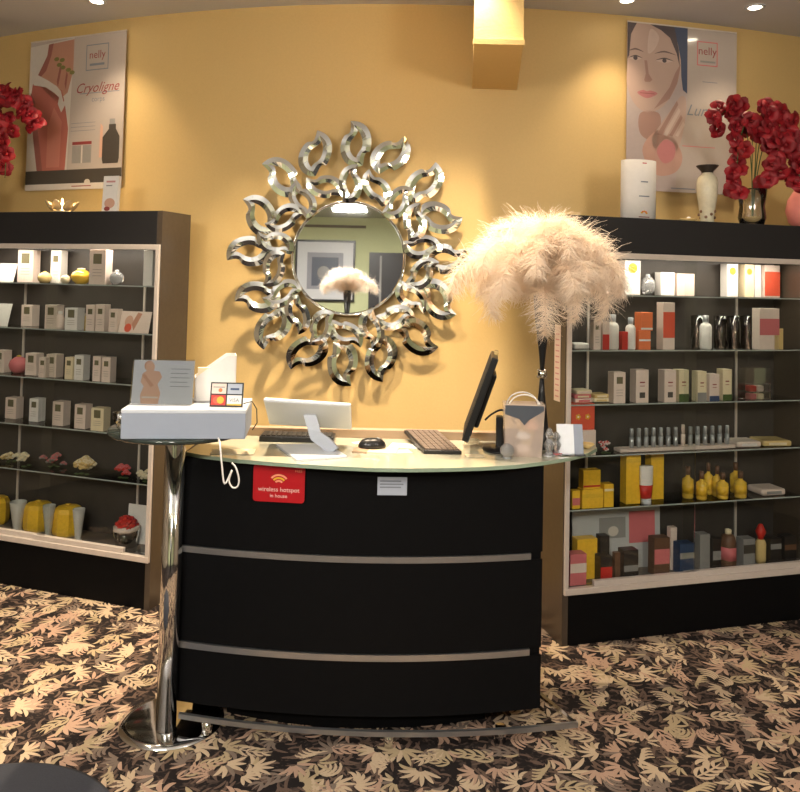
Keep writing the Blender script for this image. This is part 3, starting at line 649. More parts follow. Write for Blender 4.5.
# write the labels, in order along each shelf
for sd in 'LR':
    for sh in range(6):
        L = sorted([p for p in PEND if p[1] == sd and p[2] == sh], key=lambda p: p[5])
        looks = [p[3] for p in L]
        for k, (o, _, _, look, cat, lx, grp) in enumerate(L):
            place_ = '%s %s' % (CABN[sd], SHN[sh]+' shelf' if sh < 5 else 'floor')
            if looks.count(look) == 1: lab = look+', '+place_
            else:
                same = [i for i, l in enumerate(looks) if l == look]; lab = '%s, %s from left, %s' % (look, ORD[same.index(k)], place_)
            tag(o, lab, cat, grp or ('products on the %s' % place_))

# ------------------------------------------------------------------ things on top of the cabinets
def top(sd, px, py, z=CH, d=None):
    h = cabhit_z(sd, px, py, z); dd = d if d is not None else min(.19, max(.05, h.y)); c = cabhit_d(sd, px, py, dd); return cabM(sd) @ Vector((c.x, dd, z+.0006))
def scale(P): return P.y/F
P = top('L', 62, 209, d=.1); k = scale(P)
cd = empty('tealight_holder', P, .2); tag(cd, 'glowing glass tealight holder shaped like a water lily on the left cabinet', 'candle holder')
for q in range(7):
    a = q*2*PI/7; mb(mat('amber_glass', (.85, .62, .32), .1, coat=.6, trans=.3)).lathe([(0, 0), (.022, .006), (.03, .03), (.016, .062), (.0, .07)], 10, sx=.35, X=Matrix.Rotation(a, 4, 'Z') @ Matrix.Translation((.045, 0, .012)) @ Matrix.Rotation(.65, 4, 'Y')).build('glass_petal', parent=cd)
mb(CREAM).lathe([(0, 0), (.02, 0), (.045, .008), (.045, .014), (0, .014)], 20).build('base', parent=cd)
mb(CANDLE).lathe([(0, .014), (.02, .014), (.02, .05), (.006, .055), (.004, .075), (0, .082)], 14).build('flame_cup', parent=cd)
pl_ = bpy.data.lights.new('tealight', 'POINT'); pl_.energy = 1.2; pl_.color = (1, .7, .35); pl_.shadow_soft_size = .02; po = bpy.data.objects.new('tealight', pl_); COL.objects.link(po); po.parent = cd; po.location = (0, -.02, .10)
P = top('L', 109, 209, d=.07); k = scale(P); w_ = 18*k; h_ = 37*k
bx = empty('price_card', P, CABS['L']['a']); tag(bx, 'white printed folded card standing before the flower poster', 'card')
pr = Print(); pr.box(-w_/2, w_/2, 0, .02, 0, h_, WHITE); pr.rect(-w_*.3, w_*.3, h_*.82, h_*.87, INKP); pr.rect(-w_*.3, w_*.1, h_*.72, h_*.75, GREY); pr.oval(.0, h_*.25, w_*.35, h_*.14, SKIN2); pr.oval(-w_*.15, h_*.1, w_*.2, h_*.06, INKR, 2); pr.build('sheet', parent=bx, rot=(-.05, 0, 0))
# orchids
def flower_mesh(m1, m2, name):
    f = MB()
    for k in range(5):
        a = k*2*PI/5; vs = []; fs = []; N = 5
        for i in range(N+1):
            t = i/N; rr = .004+.026*t; ww = .017*math.sin(PI*(.12+.80*t)); zz = .007*math.sin(t*3)
            for s_ in (-1, 0, 1): vs.append(Vector((rr*math.cos(a)-s_*ww*math.sin(a), rr*math.sin(a)+s_*ww*math.cos(a), zz-abs(s_)*.003)))
        for i in range(N):
            for s_ in range(2): q = i*3+s_; fs.append((q, q+1, q+4, q+3))
        f.add(vs, fs, m1 if k % 2 else m2, True)
    f.ball((0, 0, .007), .006, m2, n=8)
    me = f.build(name); return me
def arrangement(P, arcs, label, seed, vase=None, nb=None, rz=0):
    rr = random.Random(seed); root = empty('orchid_arrangement', P, rz); tag(root, label, 'flowers')
    st = mb(GREEN); protos = [flower_mesh(DRED, DRED2, 'orchid_bloom'), flower_mesh(DRED2, DRED, 'orchid_bloom')]; used = [False, False]; ns = 0
    for arc in arcs:
        pts = [Vector(p) for p in arc[0]]; sm = []
        for i in range(len(pts)-1):
            p0 = pts[max(i-1, 0)]; p1 = pts[i]; p2 = pts[i+1]; p3 = pts[min(i+2, len(pts)-1)]
            for q in range(8):
                t = q/8; sm.append(.5*((2*p1)+(-p0+p2)*t+(2*p0-5*p1+4*p2-p3)*t*t+(-p0+3*p1-3*p2+p3)*t**3))
        sm.append(pts[-1]); st.tube(sm, .0025, 6)
        n0 = int(len(sm)*arc[2])
        for q in range(arc[1]):
            if ns >= 96: break
            c = sm[n0+int((len(sm)-1-n0)*(q+.5)/arc[1])]+Vector((rr.uniform(-1, 1)*.035, rr.uniform(-1, 1)*.03, rr.uniform(-1, 1)*.03))
            w = rr.random() < .5
            if not used[w]: o = protos[w]; used[w] = True
            else: o = protos[w].copy(); COL.objects.link(o)
            o.parent = root; o.location = c; o.scale = (1.62,)*3; o.rotation_euler = (PI/2+rr.uniform(-.7, .5), rr.uniform(-.5, .5), rr.uniform(-.9, .9)); ns += 1
    st.build('stem', parent=root)
    return root
P = top('R', 752, 219, d=.12); k = scale(P)
def A(px, py, dy=0): 
    q = ony(px, py, P.y+dy); return (q.x-P.x, dy, q.z-P.z)
gv = empty('glass_vase', P); tag(gv, 'clear glass vase holding the red orchids on the right cabinet', 'vase')
mb(CLEAR).lathe([(0, 0), (.055, 0), (.07, .04), (.062, .1), (.075, .19), (.072, .19), (.058, .1), (.064, .04), (.05, .01), (0, .01)], 24).build('vessel', parent=gv)
mb(AMB).lathe([(0, .011), (.05, .011), (.058, .045), (0, .045)], 20).build('pebble_fill', parent=gv)
arrangement(P, [([(0, 0, .02), A(752, 180), A(748, 140), A(738, 112), A(724, 112, -.03), A(712, 130, -.04)], 16, .45),
  ([(0, 0, .02), A(755, 170), A(758, 130), A(770, 112), A(788, 122), A(795, 150), A(790, 180)], 24, .42),
  ([(0, 0, .02), A(752, 170), A(752, 130), A(748, 118, -.04), A(740, 140, -.05), A(737, 170, -.05), A(738, 198, -.05)], 16, .40),
  ([(0, 0, .02), A(756, 170), A(762, 135, -.02), A(775, 130, -.04), A(778, 160, -.05), A(768, 182, -.05)], 20, .40),
  ([(0, 0, .02), A(758, 170), A(768, 140, -.02), A(790, 140, -.03), A(800, 165, -.03), A(797, 188, -.03)], 18, .45)], 'cascading deep red orchids in the clear vase on the right cabinet', 5)
Pl = top('L', -22, 208, d=.12)
P = Pl
gv2 = empty('glass_vase', Pl); tag(gv2, 'clear glass vase on the left cabinet just past the photo edge', 'vase')
mb(CLEAR).lathe([(0, 0), (.055, 0), (.07, .04), (.062, .1), (.075, .19), (.072, .19), (.058, .1), (.064, .04), (.05, .01), (0, .01)], 24).build('vessel', parent=gv2)
arrangement(Pl, [([(0, 0, .02), A(-20, 150), A(-14, 105), A(2, 92), A(20, 104, -.02), A(34, 125, -.03)], 28, .38),
  ([(0, 0, .02), A(-18, 150), A(-10, 115), A(2, 118, -.03), A(6, 145, -.04), A(5, 178, -.04)], 16, .42),
  ([(0, 0, .02), A(-22, 150), A(-30, 110), A(-45, 110), A(-55, 140)], 14, .42)], 'cascading deep red orchids entering at the left edge of the photo', 9)
# white oval tin, ginger vase, small dish, pink balloon
P = top('R', 638, 219, d=.13); k = scale(P); w_ = 38*k; h_ = 60*k
ob = empty('oval_gift_tin', P, CABS['R']['a']); tag(ob, 'tall white oval container with an orange flower mark on the right cabinet', 'container')
mb(WHITE).lathe([(0, 0), (w_/2, 0), (w_/2, h_), (0, h_)], 40, sy=.55).build('body', parent=ob)
mk = Print(); 
for q in range(5): mk.oval(.014*math.cos(q*.6+.3), .030+.012*math.sin(q*.6+.3), .007, .005, ORANGE if q % 2 else SIGNY, 1, 8)
mk.rect(-.03, .03, .012, .016, INKR); mk.rect(-.02, .02, h_*.62, h_*.64, INKG); mk.rect(-.012, .012, h_*.93, h_*.95, ROSE); mk.rect(-.03, .028, h_*.38, h_*.40, INKG)
mk.build('printed_mark', parent=ob, loc=(0, -w_/2*.55-.001, 0))
P = top('R', 707, 219, d=.10); k = scale(P); h_ = 58*k; w_ = 21*k
gj = empty('ginger_vase', P); tag(gj, 'cream crackled vase with flared dark rim on the right cabinet', 'vase')
mb(VCREAM).lathe([(0, 0), (w_*.34, 0), (w_*.3, h_*.08), (w_*.36, h_*.2), (w_*.47, h_*.5), (w_*.5, h_*.7), (w_*.42, h_*.8), (w_*.27, h_*.85), (w_*.25, h_*.9), (0, h_*.9)], 28).build('body', parent=gj)
mb(VDARK).lathe([(w_*.25, h_*.86), (w_*.28, h_*.9), (w_*.5, h_*.985), (w_*.52, h_), (w_*.45, h_), (w_*.2, h_*.93), (0, h_*.92)], 28).build('rim', parent=gj)
bt = mb(mat('brown_relief', (.22, .12, .07), .4))
for q in range(9): bt.ball((w_*.36*math.cos(q*.7), w_*.36*math.sin(q*.7), h_*(.10+.05*(q % 3))), .008, n=8)
bt.build('relief_flowers', parent=gj)
P = top('R', 688, 219, d=.08); sd_ = empty('small_dish', P); tag(sd_, 'little amber and white dish lying beside the cream vase', 'dish')
mb(AMB).lathe([(0, 0), (.02, 0), (.042, .012), (.04, .016), (.02, .006), (0, .006)], 20).build('bowl', parent=sd_)
mb(WHITE).ball((.004, 0, .016), .012).build('stopper', parent=sd_)
P = top('R', 806, 222, d=.10); bl = empty('pink_jar', P); tag(bl, 'round-shouldered pink jar at the very right edge on the cabinet', 'jar')
mb(PINK).lathe([(0, 0), (.055, 0), (.085, .03), (.1, .09), (.09, .15), (.06, .20), (.03, .215), (0, .215)], 30).build('body', parent=bl)
mb(PINK).lathe([(0, .21), (.025, .21), (.03, .225), (0, .235)], 20).build('lid', parent=bl)
# paper strip on the side of the right cabinet
c0 = cabM('R') @ Vector((-.0012, .075, 0)); 
I = cabM('R').inverted(); e = I @ EYE
def sidehit(px, py): r = I.to_3x3() @ ray(px, py); return e+r*((-.001-e.x)/r.x)
s0 = sidehit(561, 325); s1 = sidehit(554, 400)
ns_ = empty('paper_strip', cabM('R') @ Vector((-.0008, 0, 0)), CABS['R']['a']); tag(ns_, 'narrow white paper strip on the side of the right cabinet', 'notice')
ya, yb_ = max(.02, s0.y), min(CD-.03, max(s0.y+.06, s1.y)); z0_, z1_ = s1.z, s0.z
q = MB(); q.box(-.0015, 0, ya, yb_, z0_, z1_, PINKW)
for k in range(12): q.box(-.0019, -.0015, ya+.012, yb_-.012, z0_+.02+(z1_-z0_-.04)*k/12, z0_+.02+(z1_-z0_-.04)*k/12+.006, INKP)
q.build('sheet', parent=ns_)

# ------------------------------------------------------------------ wall posters
def poster(c0, c1, zb_, zt_, label):
    d = Vector((c1[0]-c0[0], c1[1]-c0[1], 0)); W = d.length; a = math.atan2(d.y, d.x)
    off = Vector((math.sin(a), -math.cos(a), 0))*.03
    root = empty('wall_poster', Vector((c0[0], c0[1], zb_))+off, a); tag(root, label, 'poster'); return root, W, zt_-zb_
a = onwall(32, 120); b = onwall(127, 120)
root, W, Hh = poster(a, b, (onwall(32, 190).z+onwall(127, 190).z)/2, (onwall(32, 46).z+onwall(127, 32).z)/2, 'glossy beauty poster with a woman\'s bare hip and dark bottle, left wall area')
pr = Print(); pr.box(0, W, 0, .004, 0, Hh, POSTER)
U = lambda u, v: (u*W, v*Hh)
pr.poly([U(0, .13), U(.44, .13), U(.47, 1), U(0, .97)], POSTERW, 1)
TH = mat('print_thigh', (.46, .15, .115), .4, noise=.12, bscale=5); BE = mat('print_belly', (.47, .24, .17), .4, noise=.12, bscale=5); SHD = mat('print_shade', (.30, .11, .09), .5); PG = mat('print_green', (.20, .20, .06), .5)
pr.poly([U(.12, .13), U(.42, .13), U(.44, .4), U(.40, .55), U(.36, .66), U(.04, .72), U(.02, .62), U(.05, .42), U(.09, .25)], TH, 2)
pr.poly([U(.12, .13), U(.18, .13), U(.14, .3), U(.10, .45), U(.07, .6), U(.02, .66), U(.02, .6), U(.05, .42), U(.09, .25)], SHD, 3)
pr.poly([U(.22, .15), U(.36, .15), U(.37, .45), U(.28, .55), U(.22, .42)], mat('print_thigh_light', (.54, .21, .16), .4, noise=.1, bscale=5), 3)
pr.poly([U(.06, .74), U(.30, .58), U(.42, .64), U(.47, .78), U(.47, .99), U(.20, .975), U(.185, .90), U(.14, .82)], BE, 2)
pr.poly([U(.185, .90), U(.20, .975), U(.25, .98), U(.23, .9), U(.18, .8), U(.12, .76), U(.08, .76)], SHD, 3)
pr.poly([U(.03, .755), U(.07, .785), U(.20, .735), U(.30, .69), U(.345, .655), U(.35, .60), U(.28, .645), U(.18, .69), U(.05, .71)], POSTERW, 4)
pr.poly([U(.345, .66), U(.38, .58), U(.46, .66), U(.45, .62), U(.36, .51), U(.32, .57)], POSTERW, 4)
for q_, (u_, v_) in enumerate(((.29, .87), (.35, .86), (.32, .83), (.36, .81), (.42, .79), (.46, .77))): pr.oval(u_*W, v_*Hh, .028*W, .014*Hh, PG, 4, 10)
pr.poly([U(.33, .83), U(.30, .72), U(.315, .68), U(.345, .80)], SHD, 4); pr.poly([U(.40, .78), U(.385, .70), U(.40, .66), U(.415, .76)], SHD, 4)
pr.rect(0, W, .04*Hh, .13*Hh, INKD, 4); pr.rect(0, W, 0, .04*Hh, POSTERW, 4)
pr.outline(.60*W, .83*W, .77*Hh, .94*Hh, .006, INKG, 1); pr.text('nelly', .068, .715*W, .87*Hh, INKR, 2); pr.rect(.64*W, .79*W, .80*Hh, .815*Hh, INKG, 1)
pr.text('Cryoligne', .085, .72*W, .655*Hh, INKR, 2, .4)
pr.rect(.55*W, .95*W, .62*Hh, .625*Hh, INKG, 1)
pr.text('corps', .045, .74*W, .58*Hh, INKG, 2)
for k in range(3): pr.rect(.47*W, .72*W, (.43-.025*k)*Hh, (.433-.025*k)*Hh, INKG, 1)
pr.rect(.49*W, .69*W, .29*Hh, .31*Hh, INKR, 1); pr.rect(.49*W, .69*W, .17*Hh, .285*Hh, mat('print_grey', (.3, .28, .26), .4), 1); pr.rect(.585*W, .60*W, .17*Hh, .285*Hh, POSTERW, 2)
pr.poly([U(.81, .16), U(.96, .16), U(.97, .19), U(.97, .33), U(.93, .38), U(.93, .41), U(.86, .41), U(.86, .38), U(.80, .33), U(.80, .19)], INKD, 3); pr.rect(.865*W, .92*W, .41*Hh, .445*Hh, GREY, 3); pr.poly([U(.77, .2), U(.80, .2), U(.80, .4), U(.775, .42)], SKIN2, 2)
pr.rect(.5*W, .7*W, .018*Hh, .024*Hh, INKR, 5); pr.oval(.66*W, .045*Hh, .03*W, .02*Hh, POSTERW, 5)
pr.build('printed_sheet', parent=root)
mb(ALU).box(0, W, -.002, .006, Hh, Hh+.008).build('hanging_rail', parent=root)
a = onwall(624, 110); b = onwall(733, 110)
root, W, Hh = poster(a, b, onwall(733, 196).z, (onwall(624, 27).z+onwall(733, 32).z)/2, 'glossy beauty poster with a close-up woman\'s face, above the right cabinet')
pr = Print(); pr.box(0, W, 0, .004, 0, Hh, POSTER)
FA = mat('print_face', (.50, .36, .30), .35, noise=.10, bscale=5); FS = mat('print_face_shade', (.38, .23, .19), .4, noise=.1, bscale=5); FL = mat('print_face_light', (.58, .45, .39), .35)
LS = mat('print_lash', (.10, .08, .085), .4); LP = mat('print_lip', (.50, .20, .20), .4); FB = mat('print_backdrop', (.46, .38, .36), .4)
pr.poly([U(0, .0), U(.44, .0), U(.46, .3), U(.54, .45), U(.54, 1), U(0, 1)], FB, 1)
pr.sp([U(-.0, .62), U(.06, .52), U(.16, .47), U(.28, .49), U(.38, .56), U(.45, .66), U(.48, .78), U(.45, .92), U(.40, 1.0), U(.05, 1.0), U(.0, .92), U(.0, .75)], FA, 2)
pr.poly([U(.24, .49), U(.38, .56), U(.45, .66), U(.48, .78), U(.43, .72), U(.38, .63), U(.30, .55)], FS, 3)
pr.poly([U(.41, 1), U(.54, 1), U(.54, .60), U(.50, .62), U(.485, .70), U(.48, .80), U(.45, .90)], HAIRB, 4)
pr.poly([U(.20, 1), U(.42, 1), U(.46, .86), U(.47, .76), U(.44, .84), U(.38, .93), U(.30, .97)], LS, 4)
pr.poly([U(0, 1), U(.08, 1), U(.03, .93), U(.015, .80), U(0, .78)], LS, 4)
pr.sp([U(.12, .46), U(.28, .47), U(.30, .38), U(.24, .30), U(.12, .34)], FS, 2)
pr.sp([U(.22, .30), U(.30, .40), U(.40, .50), U(.48, .58), U(.53, .56), U(.52, .42), U(.46, .26), U(.34, .20)], FA, 3)
for q_ in range(4): pr.poly([U(.27+.055*q_, .34), U(.31+.05*q_, .335), U(.46+.02*q_, .53-.04*q_), U(.445+.02*q_, .55-.04*q_)], FL if q_ % 2 else FS, 4)
pr.sp([U(.14, .24), U(.26, .36), U(.40, .34), U(.50, .22), U(.44, .12), U(.26, .10)], mat('print_cloth', (.50, .30, .24), .4, noise=.2, bscale=9), 3)
pr.sp([U(.27, .24), U(.34, .31), U(.43, .28), U(.42, .2), U(.33, .17)], LP, 4)
for cx_ in (.33, .07):
    w_ = .075 if cx_ > .2 else .055
    pr.sp([((cx_-w_)*W, .785*Hh), (cx_*W, .800*Hh), ((cx_+w_)*W, .790*Hh), (cx_*W, .775*Hh)], FL, 4)
    pr.oval(cx_*W, .788*Hh, .020*W, .0125*Hh, LS, 5, 12)
    pr.sp([((cx_-w_*1.1)*W, .785*Hh), (cx_*W, .806*Hh), ((cx_+w_*1.15)*W, .790*Hh), (cx_*W, .798*Hh)], LS, 6)
    pr.sp([((cx_-w_*1.2)*W, .825*Hh), (cx_*W, .848*Hh), ((cx_+w_*1.4)*W, .828*Hh), (cx_*W, .838*Hh)], mat('print_brow', (.17, .12, .11), .4), 5)
pr.poly([U(.15, .78), U(.175, .78), U(.19, .70), U(.225, .665), U(.20, .652), U(.16, .650), U(.15, .66), U(.165, .70)], FS, 4)
pr.sp([U(.09, .582), U(.14, .600), U(.175, .594), U(.21, .600), U(.27, .585), U(.20, .556), U(.15, .556)], LP, 4); pr.rect(.115*W, .245*W, .5795*Hh, .5835*Hh, SHD, 5)
pr.sp([U(.18, .83), U(.20, .97), U(.28, .93), U(.24, .85)], FL, 3)
pr.outline(.63*W, .82*W, .78*Hh, .93*Hh, .006, ROSE, 1); pr.text('nelly', .065, .725*W, .87*Hh, INKR, 2); pr.rect(.66*W, .80*W, .80*Hh, .812*Hh, GREY, 1)
pr.text('Lumium', .09, .74*W, .50*Hh, INKG, 2, .4); pr.rect(.68*W, .82*W, .68*Hh, .684*Hh, INKG, 1)
pr.rect(.40*W, .62*W, .02*Hh, .026*Hh, INKG, 3); pr.rect(.5*W, .8*W, .28*Hh, .284*Hh, ROSE, 1)
pr.build('printed_sheet', parent=root)
mb(ALU).box(0, W, -.002, .006, Hh, Hh+.008).build('hanging_rail', parent=root)

# ------------------------------------------------------------------ sunburst mirror
mc = onwall(348.5, 258, .06); k = mc.y/F
mr = empty('sunburst_mirror', mc); mr.rotation_euler = (0, 0, 0); tag(mr, 'round mirror ringed with hollow mirrored leaves on the yellow wall', 'mirror')
RD = 57*k
mb(SILVERM).lathe([(0, 0), (RD-.012, 0), (RD, -.004), (RD, -.012), (0, -.012)], 72, X=Matrix.Rotation(PI/2, 4, 'X'), smooth=False).build('mirror_disc', parent=mr)
mb(CHROME).tube([(RD*math.cos(a*PI/36), -.003, RD*math.sin(a*PI/36)) for a in range(72)], .0035, 6, closed=True).build('disc_rim', parent=mr)
bp_ = mb(BLACK).lathe([(0, .013), (RD*.98, .013), (RD*.98, .022), (0, .022)], 40, X=Matrix.Rotation(-PI/2, 4, 'X')); bp_.build('backing_board', parent=mr)
# standoff to the wall
mb(BLACK).lathe([(0, -.052), (.1, -.052), (.1, -.022), (0, -.022)], 20, X=Matrix.Rotation(PI/2, 4, 'X')).build('standoff', parent=mr)
def leaf(L, W, bend, thick):
    """hollow S-curved leaf, ridge-bevelled band, drawn along +x, face toward +z"""
    N = 22; o = []; inn = []; rid = []
    def mid(t): return Vector((L*t, bend*L*math.sin(t*PI*2)*.10, 0))
    def wid(t): return W*.5*(math.sin(PI*t**.85)**.88 if 0 < t < 1 else 0)
    for s_ in (1, -1):
        rng = range(N+1) if s_ == 1 else range(N-1, 0, -1)
        for i in rng:
            t = i/N; p = mid(t); tg = (mid(min(1, t+.01))-mid(max(0, t-.01))).normalized(); nn = Vector((-tg.y, tg.x, 0))
            sgn = s_ if 0 < i < N else 0
            o.append(p+nn*wid(t)*sgn)
            tt = .20+.58*t; pi_ = mid(tt); wi = max(0, wid(tt)-thick)*(math.sin(PI*t)**.6 if 0 < i < N else 0)
            tg2 = (mid(tt+.01)-mid(tt-.01)).normalized(); n2 = Vector((-tg2.y, tg2.x, 0)); inn.append(pi_+n2*wi*sgn)
            rid.append((o[-1]*.5+inn[-1]*.5)+Vector((0, 0, .0045)))
    n = len(o); f = mb(LEAFM); vs = o+rid+inn+[v-Vector((0, 0, .004)) for v in o]+[v-Vector((0, 0, .004)) for v in inn]; fs = []
    for i in range(n):
        j = (i+1) % n
        fs += [(i+3*n, j+3*n, j, i), (i, j, j+n, i+n), (i+n, j+n, j+2*n, i+2*n), (i+2*n, j+2*n, j+4*n, i+4*n), (i+4*n, j+4*n, j+3*n, i+3*n)]
    f.add(vs, fs); return f
outer_pts = [(313, 152), (354, 141), (390, 152), (425, 180), (440, 216), (447, 257), (440, 299), (420, 337), (383, 359), (345, 365), (308, 354), (273, 330), (257, 299), (247, 253), (258, 216), (279, 176)]
lp = leaf(.250, .165, 1, .049).build('mirror_leaf', parent=mr); li = leaf(.215, .125, -1, .040).build('mirror_leaf', parent=mr)
first = [True, True]; rl_ = random.Random(4)
def putleaf(proto, idx, cx, cz, ang, y, flip=False):
    if first[idx]: o = proto; first[idx] = False
    else: o = proto.copy(); COL.objects.link(o); o.parent = mr
    Lx = .125 if idx == 0 else .107
    B = Matrix.Rotation(PI/2, 4, 'X')          # drawing plane xy -> xz, +z -> -y
    Mx = Matrix.Translation((cx, y, cz)) @ Matrix.Rotation(-ang, 4, 'Y') @ Matrix.Rotation(rl_.uniform(-.10, .10), 4, 'X') @ Matrix.Rotation(rl_.uniform(-.10, .10), 4, 'Z') @ B @ Matrix.Translation((-Lx, 0, 0))
    o.matrix_local = Mx @ (Matrix.Diagonal((1, -1, 1, 1)) if False else Matrix.Identity(4))
for i, (px, py) in enumerate(outer_pts):
    dx, dz = (px-348.5)*k, (258-py)*k; th = math.atan2(dz, dx)
    putleaf(lp, 0, dx*.985, dz*.985, th+(.42 if i % 2 else -.28)+rl_.uniform(-.12, .12), -.006 - .006*(i % 2))
for i in range(18):
    th = 2*PI*(i+.5)/18; rr_ = 75*k
    putleaf(li, 1, rr_*math.cos(th), rr_*math.sin(th), th+(.75 if i % 2 else -.35)+rl_.uniform(-.1, .1), -.016-.004*(i % 2))

# ------------------------------------------------------------------ reception desk
DL, DR_, DY = -.81, .554, 2.90
BOW = .085
def fy(t, off=0): return DY-BOW*4*t*(1-t)-off       # t 0..1 along the front
def plan(off=0, xo=0, y1=3.16, N=28):
    pts = [(DL-xo+(DR_-DL+2*xo)*i/N, fy(i/N, off)) for i in range(N+1)]
    return pts+[(DR_+xo, y1), (DL-xo, y1)]
dk = empty('reception_desk', (-.13, 3.0, 0)); tag(dk, 'black bow-fronted reception desk with steel strips and glass top', 'desk')
D0 = Matrix.Translation((.13, -3.0, 0))
mb(BLACK).prism(plan(-.01, -.004), .10, .984, X=D0).build('carcass', parent=dk)
for a_, b_ in ((.098, .291), (.319, .638), (.666, .986)):
    mb(BLACK).prism(plan(0)[:29]+plan(-.008)[:29][::-1], a_, b_, X=D0).build('front_panel', parent=dk)
for zc in (.305, .652):
    pts = [(DL+(DR_-DL)*(.012+.955*i/28), fy(.012+.955*i/28, .006)) for i in range(29)]; pb = [(x, y+.012) for x, y in pts][::-1]
    mb(STRIP).prism(pts+pb, zc-.011, zc+.011, X=D0).build('steel_strip', parent=dk)
# foot plate of clear acrylic/chrome edge, wider than the body on the right
pts = [(DL+.045+(DR_+.13-DL-.045)*i/28, fy(min(1, i/28), .045)) for i in range(29)]
mb(STRIP).prism(pts+[(x, y+.014) for x, y in pts][::-1], .055, .072, X=D0).build('foot_rail', parent=dk)
mb(CHROME).add(*[[(DR_+.11, DY-.028, .058), (DR_+.125, DY-.030, .058), (DR_+.02, DY+.20, .058), (DR_+.0, DY+.20, .058), (DR_+.11, DY-.028, .07), (DR_+.125, DY-.030, .07), (DR_+.02, DY+.20, .07), (DR_+.0, DY+.20, .07)], [(0, 1, 2, 3)[::-1], (4, 5, 6, 7), (0, 1, 5, 4), (1, 2, 6, 5), (2, 3, 7, 6), (3, 0, 4, 7)]], X=D0).build('foot_brace', parent=dk)
mb(BLACK).prism(plan(-.10, -.19, 3.10), .0, .10, X=D0).box(DL+.03+.13, DL+.22+.13, .14, .155, 0, .10).build('toe_kick', parent=dk)
for x_ in (DL+.15, .0, DR_-.15): mb(CHROME).lathe([(0, 0), (.02, 0), (.02, .055), (0, .055)], 16, X=D0 @ Matrix.Translation((x_, fy((x_-DL)/(DR_-DL), .01), 0))).build('foot', parent=dk)
# glass top
gp = [onz(x, y, 1.0) for x, y in ((186, 452), (200, 454.5), (235, 459), (270, 462), (305, 464.5), (340, 466.5), (375, 468), (410, 468.5), (445, 468), (480, 467), (515, 465), (545, 461.5), (570, 457.5), (588, 453), (597, 448), (594, 444), (580, 440.5), (560, 438.5))]
gp = [(p.x, p.y) for p in gp]+[(DL+.05, 3.24)]
top_ = MB(GTOP, GEDGE); n = len(gp)
top_.add([(x, y, .9865) for x, y in gp]+[(x, y, 1.0) for x, y in gp], [list(range(n))[::-1], list(range(n, 2*n))], GTOP, X=D0)
top_.add([(x, y, .9865) for x, y in gp]+[(x, y, 1.0) for x, y in gp], [(i, (i+1) % n, (i+1) % n+n, i+n) for i in range(n)], GEDGE, X=D0)
top_.build('glass_top', parent=dk)
mb(TAN).box(DL+.05+.13, .46+.13, 3.24-3.0, 3.285-3.0, .93, 1.035, b=.003).build('rear_ledge', parent=dk)
# red wireless sign
def deskface(px, py, off=.003):
    y = 2.8
    for _ in range(20):
        p = ony(px, py, y); y = fy((p.x-DL)/(DR_-DL), off)
    return ony(px, py, y)
def deskplate(px0, px1, py0, py1, name, label, cat):
    a = deskface(px0, (py0+py1)/2); b = deskface(px1, (py0+py1)/2); zt_ = deskface((px0+px1)/2, py0).z; zb_ = deskface((px0+px1)/2, py1).z
    an = math.atan2(b.y-a.y, b.x-a.x); W = math.hypot(b.x-a.x, b.y-a.y)
    o = empty(name, ((a.x+b.x)/2, (a.y+b.y)/2-.003, zb_), an); tag(o, label, cat); return o, W, zt_-zb_
o, W, Hh = deskplate(253.5, 305, 465, 502, 'wifi_sign', 'red wireless hotspot sign with yellow wave arcs on the desk front', 'sign')
sg = MB(); pts = []
for cx, cz, a0 in ((W/2-.012, Hh-.012, 0), (-W/2+.012, Hh-.012, PI/2), (-W/2+.012, .012, PI), (W/2-.012, .012, 1.5*PI)):
    for q in range(5): pts.append((cx+.012*math.cos(a0+q*PI/8), cz+.012*math.sin(a0+q*PI/8)))
sg.prism(pts, 0, .004, SIGNR, X=Matrix.Translation((0, .0015, 0)) @ Matrix.Rotation(PI/2, 4, 'X')); sg.build('plate', parent=o)
pr = Print(); 
for q, (r_, m_) in enumerate(((.036, SIGNP), (.026, SIGNY), (.016, SIGNP))): pr.arc(0, Hh*.45, r_*W/.19*1.05, .007, .75 if q else .72, PI-.75, m_, 1)
pr.text('wireless hotspot', .023, 0, Hh*.34, SIGNW, 1); pr.text('in house', .019, 0, Hh*.17, SIGNW, 1); pr.text('FREE', .013, W*.38, Hh*.86, SIGNP, 1)
pr.build('lettering', parent=o, loc=(0, -.003, 0))
o, W, Hh = deskplate(377.5, 407, 477, 495, 'notice_label', 'small pale grey printed notice on the desk front', 'label')
pr = Print(); pr.box(-W/2, W/2, -.001, .0015, 0, Hh, LABEL)
for q, (a_, b_) in enumerate(((-.42, .3), (-.42, .38), (-.42, .3))): pr.add([(W*a_, -.0014, Hh*(.74-.17*q)), (W*b_, -.0014, Hh*(.74-.17*q)), (W*b_, -.0014, Hh*(.82-.17*q)), (W*a_, -.0014, Hh*(.82-.17*q))], [(0, 1, 2, 3)], INKG)
pr.build('sheet', parent=o)

